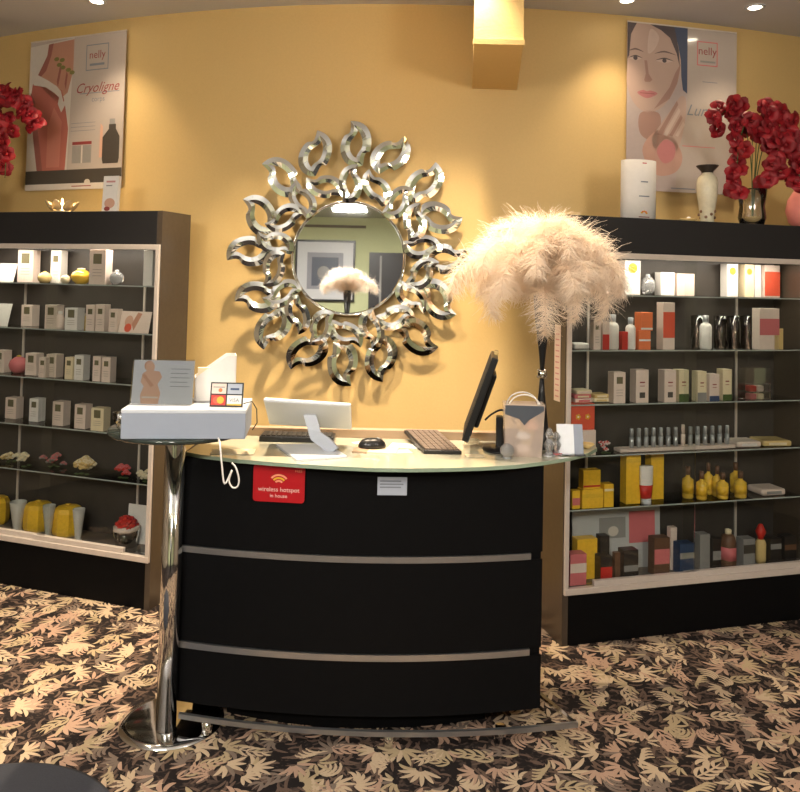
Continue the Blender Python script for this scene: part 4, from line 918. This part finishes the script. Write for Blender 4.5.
# ------------------------------------------------------------------ side stand
sx_, sy_ = -.81, 2.86; ZS = 1.106
ss = empty('pedestal_stand', (sx_, sy_, 0)); tag(ss, 'chrome pedestal stand with dark round glass top beside the desk', 'stand')
mb(CHROME).lathe([(0, 0), (.19, 0), (.19, .006), (.16, .012), (.05, .018), (0, .018)], 56, X=Matrix.Translation((.0, .075, 0))).build('round_base', parent=ss)
mb(CHROME).lathe([(0, .018), (.036, .018), (.036, ZS-.035), (0, ZS-.035)], 36).build('pole', parent=ss)
mb(CHROME).lathe([(0, ZS-.035), (.07, ZS-.035), (.07, ZS-.017), (0, ZS-.017)], 36).build('top_bracket', parent=ss)
tt = MB(mat('dark_glass', (.03, .04, .035), .05, coat=.5), RUBBER); tt.lathe([(0, ZS-.016), (.245, ZS-.016), (.25, ZS-.008), (.247, ZS), (0, ZS)], 64, X=Matrix.Translation((.02, -.02, 0))); tt.build('round_top', parent=ss)
# white carton on the stand
BF = 2.62; bl_ = ony(118, 436, BF).x; br_ = ony(240, 436, BF).x
wb = empty('white_carton', ((bl_+br_)/2, BF+.13, ZS+.0006), .11); tag(wb, 'wide flat cool-white carton lying on the pedestal stand', 'box')
bw_ = br_-bl_; mb(BOXBLUE).box(-bw_/2, bw_/2, -.13, .13, 0, .098, b=.003).build('carton_body', parent=wb)
mb(WHITEP).box(-bw_/2-.001, bw_/2+.001, -.131, .131, .086, .100, b=.003).build('carton_lid', parent=wb)
ZB2 = ZS+.1016
# laminated promo stand
pa = onz(130, 404, ZB2); pb = onz(193, 404, ZB2); W = pb.x-pa.x; Hh = .152
pm = empty('acrylic_flyer_stand', ((pa.x+pb.x)/2, pa.y+.01, ZB2), .02); tag(pm, 'pale blue flyer showing a woman\'s bare torso standing on the white carton', 'flyer stand')
pr = Print(); pr.box(-W/2, W/2, 0, .003, 0, Hh, FLY)
fx = -.2*W
pr.poly([(fx-.03, 0), (fx+.03, 0), (fx+.036, Hh*.25), (fx+.024, Hh*.45), (fx+.038, Hh*.62), (fx+.028, Hh*.74), (fx-.010, Hh*.78), (fx-.030, Hh*.70), (fx-.036, Hh*.5), (fx-.024, Hh*.4), (fx-.034, Hh*.2)], SKIN2, 1)
pr.oval(fx-.006, Hh*.84, .016, .020, SKIN2, 2); pr.oval(fx-.010, Hh*.87, .017, .018, SKIN, 1); pr.poly([(fx-.034, Hh*.66), (fx-.022, Hh*.68), (fx+.012, Hh*.42), (fx+.0, Hh*.38)], SKIN, 2); pr.rect(fx-.028, fx+.028, Hh*.13, Hh*.17, POSTERW, 3)
for q in range(5): pr.rect(W*.12, W*(.44-.04*(q % 2)), Hh*(.80-.1*q), Hh*(.815-.1*q), INKG, 1)
pr.build('printed_sheet', parent=pm, rot=(-.16, 0, 0))
mb(CLEAR).box(-W/2-.003, W/2+.003, -.004, -.002, -.0, Hh+.004).build('acrylic_front', parent=pm, rot=(-.16, 0, 0)); mb(CLEAR).box(-W/2, W/2, 0, .05, 0, .002).build('acrylic_foot', parent=pm)
# white magazine file
mf = empty('magazine_file', ony(220, 394, 2.80), .25); mf.location.z = ZB2; tag(mf, 'white cut-corner magazine file standing behind the card sign', 'file box')
hh = .165; prof = [(-.09, 0), (.055, 0), (.055, hh), (.02, hh), (-.09, .085)]
q = MB(WHITE)
q.box(.052, .055, -.0, .1, 0, hh); 
for yy in (0, .097): q.add([(x, yy, z) for x, z in prof]+[(x, yy+.003, z) for x, z in prof], [list(range(5)), list(range(5, 10))[::-1]]+[(i, (i+1) % 5+0, (i+1) % 5+5, i+5)[::-1] for i in range(5)])
q.box(-.09, .055, 0, .1, 0, .003); q.box(-.09, -.087, 0, .1, 0, .085)
q.build('file_body', parent=mf)
mb(CREAM).box(-.08, .048, .01, .04, .004, .12).build('file_papers', parent=mf)
# card logo sign
ca = onz(209, 406.5, ZB2); cb_ = onz(243, 406.5, ZB2); W = cb_.x-ca.x; Hh = .083
cs = empty('payment_card_sign', ((ca.x+cb_.x)/2, ca.y+.005, ZB2), 0); tag(cs, 'small black framed sign with four payment card logos on the white carton', 'sign')
pr = Print(); pr.box(-W/2, W/2, 0, .006, 0, Hh, SCREENB)
g = W*.04; cw = (W-3*g)/2; ch = (Hh-3*g)/2
cells = [(-W/2+g, Hh-g-ch, PINKW), (g/2, Hh-g-ch, LABEL), (-W/2+g, g, RED), (g/2, g, WHITE)]
for x, z, m in cells: pr.rect(x, x+cw, z, z+ch, m, 1)
pr.oval(-W/2+g+cw*.36, g+ch/2, ch*.36, ch*.36, CORAL, 2); pr.oval(-W/2+g+cw*.64, g+ch/2, ch*.36, ch*.36, SIGNY, 3)
pr.rect(-W/2+g+cw*.1, -W/2+g+cw*.9, Hh-g-ch*.4, Hh-g-ch*.3, GREY, 2); pr.oval(-W/2+g+cw*.6, Hh-g-ch*.65, ch*.2, ch*.2, ORANGE, 2); pr.text('VISA', ch*.5, g/2+cw/2, g+ch*.5, BLUE, 2); pr.rect(g/2, g/2+cw, g, g+ch*.15, SIGNY, 2); pr.rect(g/2+cw*.2, g/2+cw*.8, Hh-g-ch*.62, Hh-g-ch*.42, BLUE, 2)
pr.build('logo_plate', parent=cs, rot=(-.18, 0, 0)); mb(SCREENB).box(-W*.3, W*.3, .004, .03, 0, .003).build('easel_foot', parent=cs)
# envelope behind, glass trinket, cord
en = empty('paper_slip', wb.matrix_basis @ Vector((-bw_/2+.02, .05, ZB2-ZS)), .3); mb(CREAM).box(-.03, .045, -.0, .06, 0, .002).build('sheet', parent=en); tag(en, 'cream paper slip lying at the back corner of the white carton', 'paper')
q = onz(108, 440, ZS); gt = empty('glass_trinket_dish', (-.985, 2.80, ZS+.0006)); tag(gt, 'small clear glass dish at the rim of the pedestal top', 'dish')
mb(CLEAR).lathe([(0, 0), (.02, 0), (.034, .03), (.036, .055), (.032, .055), (.030, .03), (0, .006)], 20).build('bowl', parent=gt)
z = ZS
pts = [(-.62, 2.70, ZS+.004), (-.60, 2.63, ZS+.004), (-.585, 2.585, ZS-.002), (-.570, 2.56, ZS-.07), (-.560, 2.565, ZS-.13)]
a1 = ony(233, 486, 2.57); loop = [Vector(p) for p in pts]+[ony(232, 470, 2.57), ony(229, 480, 2.57), ony(232, 487, 2.57), ony(237, 487, 2.565), ony(239, 480, 2.565), ony(236, 468, 2.56), ony(231, 462, 2.56)]
sm = []
for i in range(len(loop)-1):
    p0 = loop[max(i-1, 0)]; p1 = loop[i]; p2 = loop[i+1]; p3 = loop[min(i+2, len(loop)-1)]
    for q in range(5):
        t = q/5; sm.append(.5*((2*p1)+(-p0+p2)*t+(2*p0-5*p1+4*p2-p3)*t*t+(-p0+3*p1-3*p2+p3)*t**3))
tag(mb(WHITE).tube(sm, .0028, 8).build('charging_cable'), 'thin white cord dangling in a loop from the pedestal top', 'cord')
# black lead behind the card sign
l0 = Vector((cb_.x-.005, ca.y+.05, ZB2+.005)); sm = [l0, l0+Vector((.03, .0, .008)), l0+Vector((.045, .01, -.02)), l0+Vector((.046, .02, -.07)), l0+Vector((.03, .02, -.096))]
tag(mb(RUBBER).tube(sm, .002, 8).build('black_lead'), 'thin dark lead running down beside the card sign', 'cord')

# ------------------------------------------------------------------ things on the desk
Z1 = 1.0006
def onD(px, py): return onz(px, py, 1.0)
b0 = [onD(*p) for p in ((276, 446.5), (326, 445), (347, 458), (297, 462))]
cx = sum(p.x for p in b0)/4; cy_ = sum(p.y for p in b0)/4
tb = empty('tablet_terminal', (cx, cy_, Z1)); tag(tb, 'white tablet till on an angled arm, its back toward the viewer', 'tablet stand')
mb(WHITEP).prism([(p.x-cx, p.y-cy_) for p in (b0[3], b0[2], b0[1], b0[0])], 0, .008).build('base_plate', parent=tb)
AR = [ony(334, 456, cy_-.01), ony(326, 443, cy_+.01), ony(316, 436, cy_+.03), ony(311, 418, cy_+.05)]
lc = Vector((cx, cy_, Z1))
def rect_sweep(pts, w, d, m):
    f = mb(m); vs = []
    for i, p in enumerate(pts):
        p = Vector(p)-lc; t = (Vector(pts[min(i+1, len(pts)-1)])-Vector(pts[max(i-1, 0)])).normalized(); s_ = t.cross(Vector((0, 1, 0))).normalized()
        fwd_ = s_.cross(t)
        for a_, b_ in ((-1, -1), (1, -1), (1, 1), (-1, 1)): vs.append(p+s_*a_*w/2+fwd_*b_*d/2)
    n = len(pts); fs = [(0, 1, 2, 3), tuple(4*(n-1)+q for q in (3, 2, 1, 0))]
    for i in range(n-1):
        for q in range(4): fs.append((4*i+q, 4*i+4+q, 4*i+4+(q+1) % 4, 4*i+(q+1) % 4))
    return f.add(vs, fs)
rect_sweep([Vector((AR[0].x, AR[0].y, Z1+.006)), AR[1], AR[2], (AR[2]+AR[3])/2, AR[3]+(AR[3]-AR[2])*.25], .046, .016, mat('cool_grey_plastic', (.40, .43, .50), .35, noise=.02)).build('arm', parent=tb)
sc = ony(309, 414, cy_+.06)-lc
tw, th_ = .33, .22
sp_ = MB(WHITEP, SCREENB); sp_.box(-tw/2, tw/2, -th_/2, th_/2, -.008, .008, WHITEP, b=.006); sp_.box(-tw/2+.012, tw/2-.012, -th_/2+.012, th_/2-.012, .0081, .009, SCREENB)
# plane xy with +z = screen; the screen faces back and up
so = sp_.build('screen', parent=tb); so.matrix_local = Matrix.Translation(sc) @ Matrix.Rotation(.04, 4, 'Y') @ Matrix.Rotation(math.radians(-34), 4, 'X')
kb = empty('black_keyboard', (onD(294, 446).x, 3.17, Z1)); tag(kb, 'low black keyboard lying behind the white tablet till', 'keyboard')
mb(SCREENB).box(-.15, .15, -.05, .05, 0, .022, b=.004).build('keyboard_case', parent=kb)
kk = mb(DARKB)
for r_ in range(4):
    for c_ in range(14): kk.box(-.142+c_*.0203, -.142+c_*.0203+.017, -.044+r_*.022, -.044+r_*.022+.018, .022, .027)
kk.build('keys', parent=kb)
mp = empty('paper_pad', (onD(374, 450).x, onD(374, 451).y, Z1), -.12); mb(CREAM).box(-.075, .09, -.045, .06, 0, .004).build('pad_sheets', parent=mp); mb(TAN).box(-.078, -.02, -.05, .06, -.0, .0055).build('pad_cover', parent=mp); tag(mp, 'cream paper pad with tan cover under the black mouse', 'note pad')
ms = empty('computer_mouse', (onD(372, 449).x, onD(372, 449).y+.0, Z1+.0062), -1.4); tag(ms, 'black computer mouse on the paper pad', 'mouse')
mo = MB(SCREENB); vs = []
mo.lathe([(0, 0), (.96, 0), (1, .12), (.93, .5), (.7, .85), (.35, .98), (0, 1)], 28, X=Matrix.Diagonal((.033, .055, .036, 1))); mo.build('shell', parent=ms)
mb(STRIP).tube([(0, .042, .022), (0, .03, .032), (0, .018, .036)], .0035, 8).build('scroll_wheel', parent=ms)
for i, (px, py, rz_, w_, l_, m_, lb) in enumerate(((398, 452, .25, .10, .07, CREAM, 'cream note lying right of the mouse'), (405, 446, -.2, .12, .08, WHITE, 'white sheet lying beside the keyboard'), (233, 452, .1, .16, .09, CREAM, 'cream sheet on the desk end near the red sign'), (475, 456, .1, .07, .05, CREAM, 'small cream note in front of the monitor foot'), (360, 443, .5, .06, .04, WHITE, 'white slip tucked behind the paper pad'))):
    q = onD(px, py); e_ = empty('paper_sheet', (q.x, q.y, Z1+(.0002 if i != 1 else .0)), rz_); mb(m_).box(-w_/2, w_/2, -l_/2, l_/2, 0, .0012).build('sheet', parent=e_); tag(e_, lb, 'paper')
# keyboard seen end-on
ka, kb2 = onD(424, 454), onD(461, 453); kc = onz(415, 433, 1.035); 
kx = empty('desk_keyboard', ((ka.x+kb2.x)/2, ka.y, Z1), 0); tag(kx, 'brown-grey keyboard seen end-on in front of the monitor', 'keyboard')
kw = kb2.x-ka.x; KL = .27; sk = Matrix(((1, -.28, 0, 0), (0, 1, 0, 0), (0, 0, 1, 0), (0, 0, 0, 1)))
Tk = sk @ Matrix.Rotation(.09, 4, 'X')
mb(SCREENB).box(-kw/2, kw/2, 0, KL, 0, .014, b=.002, X=Tk).build('keyboard_case', parent=kx)
kk = mb(TAUPE)
for r_ in range(6):
    for c_ in range(12): kk.box(-kw/2+.006+r_*(kw-.012)/6, -kw/2+.006+r_*(kw-.012)/6+(kw-.012)/6-.003, .006+c_*.0215, .006+c_*.0215+.018, .014, .020, X=Tk)
kk.build('keys', parent=kx)
# monitor seen edge-on
mo_ = empty('flat_monitor', (onz(497, 446, 1.0).x, 3.08, Z1), -.11); tag(mo_, 'black flat monitor seen edge-on, tilted back on the desk', 'monitor')
lean = math.radians(19)
pm_ = MB(SCREENB); pm_.box(-.014, .012, -.17, .13, 0, .335, b=.004); pm_.box(.012, .032, -.10, .08, .05, .27, b=.01)
o = pm_.build('panel', parent=mo_); bx0 = ony(465, 434, 3.08); o.location = (bx0.x-mo_.location.x+.005, 0, bx0.z-Z1); o.rotation_euler = (0, lean, 0)
Print().build('x') if False else None
scn = MB(mat('dark_screen', (.01, .012, .016), .5, spec=.15)); scn.box(-.0152, -.0141, -.158, .118, .014, .322); s2 = scn.build('screen_glass', parent=o)
cv = mb(AMB); cv.box(-.006, .010, -.03, .03, .335, .352, b=.004); cv.build('webcam', parent=o)
st_ = mb(SCREENB); st_.box(-.014, .014, -.03, .03, .0, .13, b=.006); st_.build('stand_stem', parent=mo_, loc=(.0, 0, 0)); 
mb(SCREENB).lathe([(0, 0), (.075, 0), (.072, .008), (.03, .016), (0, .018)], 32, sx=.8, sy=1.2).build('stand_base', parent=mo_, loc=(-.005, 0, 0))
cb1 = mb(RUBBER); base = mo_.location
def cable(pts, lab, r=.003, m=RUBBER, name='cable'):
    loop = [Vector(p) for p in pts]; sm = []
    for i in range(len(loop)-1):
        p0 = loop[max(i-1, 0)]; p1 = loop[i]; p2 = loop[i+1]; p3 = loop[min(i+2, len(loop)-1)]
        for q in range(6):
            t = q/6; sm.append(.5*((2*p1)+(-p0+p2)*t+(2*p0-5*p1+4*p2-p3)*t*t+(-p0+3*p1-3*p2+p3)*t**3))
    sm.append(loop[-1]); return tag(mb(m).tube(sm, r, 8).build(name), lab, 'cable')
cable([ony(485, 420, 3.10), ony(492, 414, 3.11), ony(502, 410, 3.13), ony(512, 416, 3.16), ony(516, 430, 3.18), ony(518, 443, 3.17)], 'black cable arching from the monitor back to the gift bag', .004)
rt = onD(508, 447); rb = empty('modem_box', (rt.x+.01, 3.175, Z1), .3); mb(SCREENB).box(-.04, .04, -.03, .03, 0, .06, b=.004).build('case', parent=rb); mb(GREY).box(-.03, .03, -.0308, -.03, .012, .018).build('indicator_strip', parent=rb); tag(rb, 'small black device box behind the monitor foot', 'device')
rt = onD(474, 447); rb = empty('cable_coil', (rt.x-.01, rt.y-.0, Z1+.004), .3)
mb(CREAM).tube([((.028+.004*math.sin(q*1.3))*math.cos(q*.5), (.02+.003*math.sin(q))*math.sin(q*.5), .006+.0006*q) for q in range(38)], .003, 6).build('coil', parent=rb); tag(rb, 'cream coiled cable at the foot of the monitor', 'cable')
# cellophane gift bag
g0 = onD(505, 457); g1_ = onD(543, 457); gx_ = (g0.x+g1_.x)/2; gy_ = g0.y+.04
gb = empty('gift_bag', (gx_, gy_, Z1), -.05); tag(gb, 'clear gift bag with grey top print and pale handles on the desk', 'gift bag')
W = (g1_.x-g0.x); Hh = .20
CELLO = mat('milky_cellophane', (.74, .60, .52), .18, alpha=.42, coat=.5)
bgm = MB(CELLO); vs = [(-W*.46, -.035, 0), (W*.46, -.035, 0), (W*.46, .035, 0), (-W*.46, .035, 0), (-W*.53, -.04, Hh), (W*.53, -.04, Hh), (W*.53, .04, Hh), (-W*.53, .04, Hh)]
bgm.add(vs, [(0, 3, 2, 1), (0, 1, 5, 4), (1, 2, 6, 5), (2, 3, 7, 6), (3, 0, 4, 7)]); bgm.build('bag_wall', parent=gb)
fb = Print(); fb.poly([(-W*.5, Hh*.97), (W*.5, Hh*.97), (W*.5, Hh*.88), (W*.12, Hh*.70), (W*.0, Hh*.60), (-W*.14, Hh*.72), (-W*.5, Hh*.80)], mat('slate_print', (.08, .09, .11), .3), 1)
fb.build('top_print', parent=gb, loc=(0, -.0415, 0))
for yy in (-.036, .036):
    mb(WHITE).tube([(W*.42*math.cos(PI*q/14)*(1 if q else 1), yy, Hh*.90+.055*math.sin(PI*q/14)) for q in range(15)], .003, 6).build('handle', parent=gb)
rr = random.Random(11)
tsx = [PINKW, WHITE, mat('peach_tissue', (.70, .42, .30), .6), AMB]
for q in range(4):
    t_ = empty('wrapped_soap', gb.location+Vector((rr.uniform(-.035, .035), (-.015, .015)[q % 2], .004+.045*q))); MB(tsx[q]).ball((0, 0, .02), .026, sx=1.2, sy=.7, sz=.75).build('wrapper', parent=t_)
    tag(t_, ['blush', 'white', 'peach', 'amber'][q]+' wrapped soap inside the clear gift bag', 'soap')
tg_ = empty('crystal_ball_ornament', (onD(507, 458).x, onD(507, 458).y, Z1)); mb(CRYS).ball((0, 0, .028), .027).build('ball', parent=tg_); mb(SILV).lathe([(0, 0), (.018, 0), (.012, .006), (0, .006)], 16).build('foot', parent=tg_); tag(tg_, 'grey-blue crystal ball at the foot of the gift bag', 'ornament')
for i, (px, py, hpx, lb) in enumerate(((549, 456, 28, 'clear faceted crystal figurine beside the gift bag'), (557, 455, 22, 'shorter crystal figurine before the white card'))):
    q = onD(px, py); s_ = q.y/F; e_ = empty('crystal_figurine', (q.x, q.y+.02*i, Z1)); hh = hpx*s_
    f = MB(CRYS); f.lathe([(0, 0), (.02, 0), (.012, hh*.15), (.022, hh*.4), (.01, hh*.6), (.018, hh*.75), (.008, hh*.95), (0, hh)], 8, smooth=False); f.build('body', parent=e_)
    mb(ROSE if i else SILV).lathe([(0, 0), (.024, 0), (.024, .004), (0, .004)], 16).build('base', parent=e_); tag(e_, lb, 'ornament')
q0 = onD(559, 456); q1 = onD(583, 454); W = q1.x-q0.x; Hh = .115
wc = empty('white_display_card', ((q0.x+q1.x)/2, q0.y+.03, Z1), .05); tag(wc, 'bright white card in a clear holder near the right end of the glass top', 'card')
pr = Print(); pr.box(-W/2, W/2, 0, .002, 0, Hh, mat('bright_card', (.85, .88, .93), .25)); pr.rect(W*.15, W*.5, .0, Hh, BOXBLUE, 1); pr.build('sheet', parent=wc, rot=(-.22, 0, 0)); mb(CLEAR).box(-W/2, W/2, -.03, .02, 0, .003).build('holder_foot', parent=wc)
q = onD(590, 449); e_ = empty('shell_dish', (q.x-.01, q.y+.01, Z1)); mb(AMB).lathe([(0, 0), (.012, 0), (.03, .018), (.028, .02), (.01, .004), (0, .004)], 14).build('bowl', parent=e_); tag(e_, 'small amber shell dish at the tip of the glass top', 'dish')

# ------------------------------------------------------------------ plume vase
def feather_mesh(seed, L=.36, droop=1.0, wide=.078):
    rr = random.Random(seed); f = MB(FEM); N = 26; pts = []; p = Vector((0, 0, 0)); el = math.radians(66)
    for i in range(N+1):
        t = i/N; pts.append(p.copy()); e2 = el-droop*math.radians(165)*t**1.7; p = p+Vector((math.cos(e2), 0, math.sin(e2)))*(L/N)
    nb = 215
    for i in range(nb):
        t = min(1, .10+.90*(i+rr.uniform(-1.5, 1.5))/nb); x = t*N; a = int(min(x, N-1)); fr_ = x-a; c = pts[a].lerp(pts[min(a+1, N)], fr_)
        tg = (pts[min(a+1, N)]-pts[a]).normalized(); up = Vector((0, 1, 0)).cross(tg)*-1
        for sd_ in (-1, 1, 1.0001, -1.0001):
            ln = wide*(.45+.9*math.sin(PI*min(1, t*.85+.12)))*rr.uniform(.45, 1.3)
            ang = rr.uniform(-1.35, 1.35)
            d = (Vector((0, 1 if sd_ > 0 else -1, 0))*math.cos(ang)+up*math.sin(ang)*.9+tg*rr.uniform(.25, .8)).normalized()
            q = c.copy(); wv = (tg+Vector((rr.uniform(-.3, .3),)*3)).normalized(); vs = []; w0 = .0024
            for s_ in range(5):
                ww = w0*(1-.16*s_); vs += [q+wv*ww/2, q-wv*ww/2]
                d = (d+Vector((rr.uniform(-.42, .42), rr.uniform(-.42, .42), -.24+rr.uniform(-.34, .34)))).normalized(); q = q+d*ln/4
            f.add(vs, [(2*s_, 2*s_+1, 2*s_+3, 2*s_+2) for s_ in range(4)], FEM, True)
    f.tube([q for q in pts], [.0022*(1-.75*i/N) for i in range(N+1)], 5, QUILL)
    me = f.build('ostrich_feather'); return me
FP = [feather_mesh(i, L=(.40, .36, .33, .42)[i], droop=(.95, 1.05, .8, 1.1)[i]) for i in range(4)]
def plume(P0, sc_, label, seed, n1=34, vase_h=None, vlabel=None, protos=None):
    """slender vase at P0 with a mushroom head of ostrich feathers"""
    rr = random.Random(seed); root = empty('feather_plume', P0+Vector((0, 0, vase_h-.03))); tag(root, label, 'feathers')
    specs = []
    for i in range(n1):
        a = i*2.39996+rr.uniform(-.2, .2); q = i/n1
        specs.append((a, -.30+1.36*q+rr.uniform(-.1, .1), rr.uniform(.85, 1.08)*(.88+.12*(1-q))))
    for i, (a, tilt, s_) in enumerate(specs):
        pr_ = FP[i % 4]
        if pr_.parent is None and protos is None: o = pr_
        else: o = pr_.copy(); COL.objects.link(o)
        o.parent = root; o.scale = (s_*sc_,)*3
        o.matrix_local = Matrix.Rotation(a, 4, 'Z') @ Matrix.Rotation(-tilt*.9, 4, 'Y') @ Matrix.Diagonal((s_*sc_, s_*sc_, s_*sc_, 1))
    return root
VX = ony(542, 373, 3.13).x
PV = Vector((VX, 3.13, Z1)); VH = .625
pv = empty('trumpet_vase', PV); tag(pv, 'slender black trumpet vase with silver ball, holding the peach plume', 'vase')
zb = .295
mb(SCREENB).lathe([(0, 0), (.045, 0), (.047, .006), (.036, .02), (.024, .12), (.013, .22), (.009, zb-.018), (0, zb-.018)], 28).build('lower_body', parent=pv)
mb(SCREENB).lathe([(0, zb+.018), (.009, zb+.018), (.012, .36), (.021, .44), (.032, .52), (.040, VH), (.036, VH), (.028, .52), (0, .46)], 28).build('upper_body', parent=pv)
sb = mb(CHROME); sb.ball((0, 0, zb), .02)
for q in range(8): sb.ball((.014*math.cos(q*PI/4), .014*math.sin(q*PI/4), zb+(.012 if q % 2 else -.010)), .008, n=8)
sb.build('silver_ball', parent=pv)
pl1 = plume(PV, 1.32, 'large mushroom-shaped bouquet of peach ostrich feathers in the black vase', 2, 50, VH, '')
# two long feathers hanging down beside the vase
for a_, s_, tl in ((-PI/2-.15, .95, -.9), (-PI/2+.5, .8, -.75), (-2.7, .95, -.62), (-.35, .95, -.62)):
    o = FP[3].copy(); COL.objects.link(o); o.parent = pl1; o.matrix_local = Matrix.Translation((0, 0, .04)) @ Matrix.Rotation(a_, 4, 'Z') @ Matrix.Rotation(-tl, 4, 'Y') @ Matrix.Diagonal((s_, s_, s_, 1))
# second plume behind the viewer, seen only in the mirror
ct = empty('tall_console', (-.58, -.35, 0)); tag(ct, 'black console behind the viewer carrying the second plume, seen in the mirror', 'console')
mb(BLACK).box(-.3, .3, -.18, .18, .06, .93, b=.004).build('body', parent=ct); mb(TAN).box(-.32, .32, -.2, .2, .93, .955, b=.003).build('top', parent=ct); mb(BLACK).box(-.27, .27, -.15, .15, 0, .06).build('plinth', parent=ct)
P2 = Vector((-.58, -.35, .956)); v2 = empty('trumpet_vase', P2); tag(v2, 'black trumpet vase seen in the mirror, holding a white plume', 'vase')
mb(SCREENB).lathe([(0, 0), (.06, 0), (.03, .05), (.02, .25), (.05, .6), (.045, .6), (0, .5)], 24).build('body', parent=v2)
plume(P2, 1.12, 'white ostrich feather bouquet seen in the middle of the mirror', 5, 22, .60, '', protos=1)

# dark mat at the bottom left corner
q = onz(-40, 860, 0); r_ = (onz(0, 767, 0)-q).length
mm_ = mb(MATG).lathe([(0, 0.0045), (r_-.01, .0045), (r_, .0045), (r_, .010), (r_-.015, .014), (0, .014)], 64); o = mm_.build('round_floor_mat', loc=(q.x, q.y, 0)); tag(o, 'dark grey round mat edge on the carpet, nearest the bottom left corner', 'mat')
# world
wd = bpy.data.worlds.new('room_air'); wd.use_nodes = True; wd.node_tree.nodes['Background'].inputs[0].default_value = (.05, .045, .04, 1); SC.world = wd
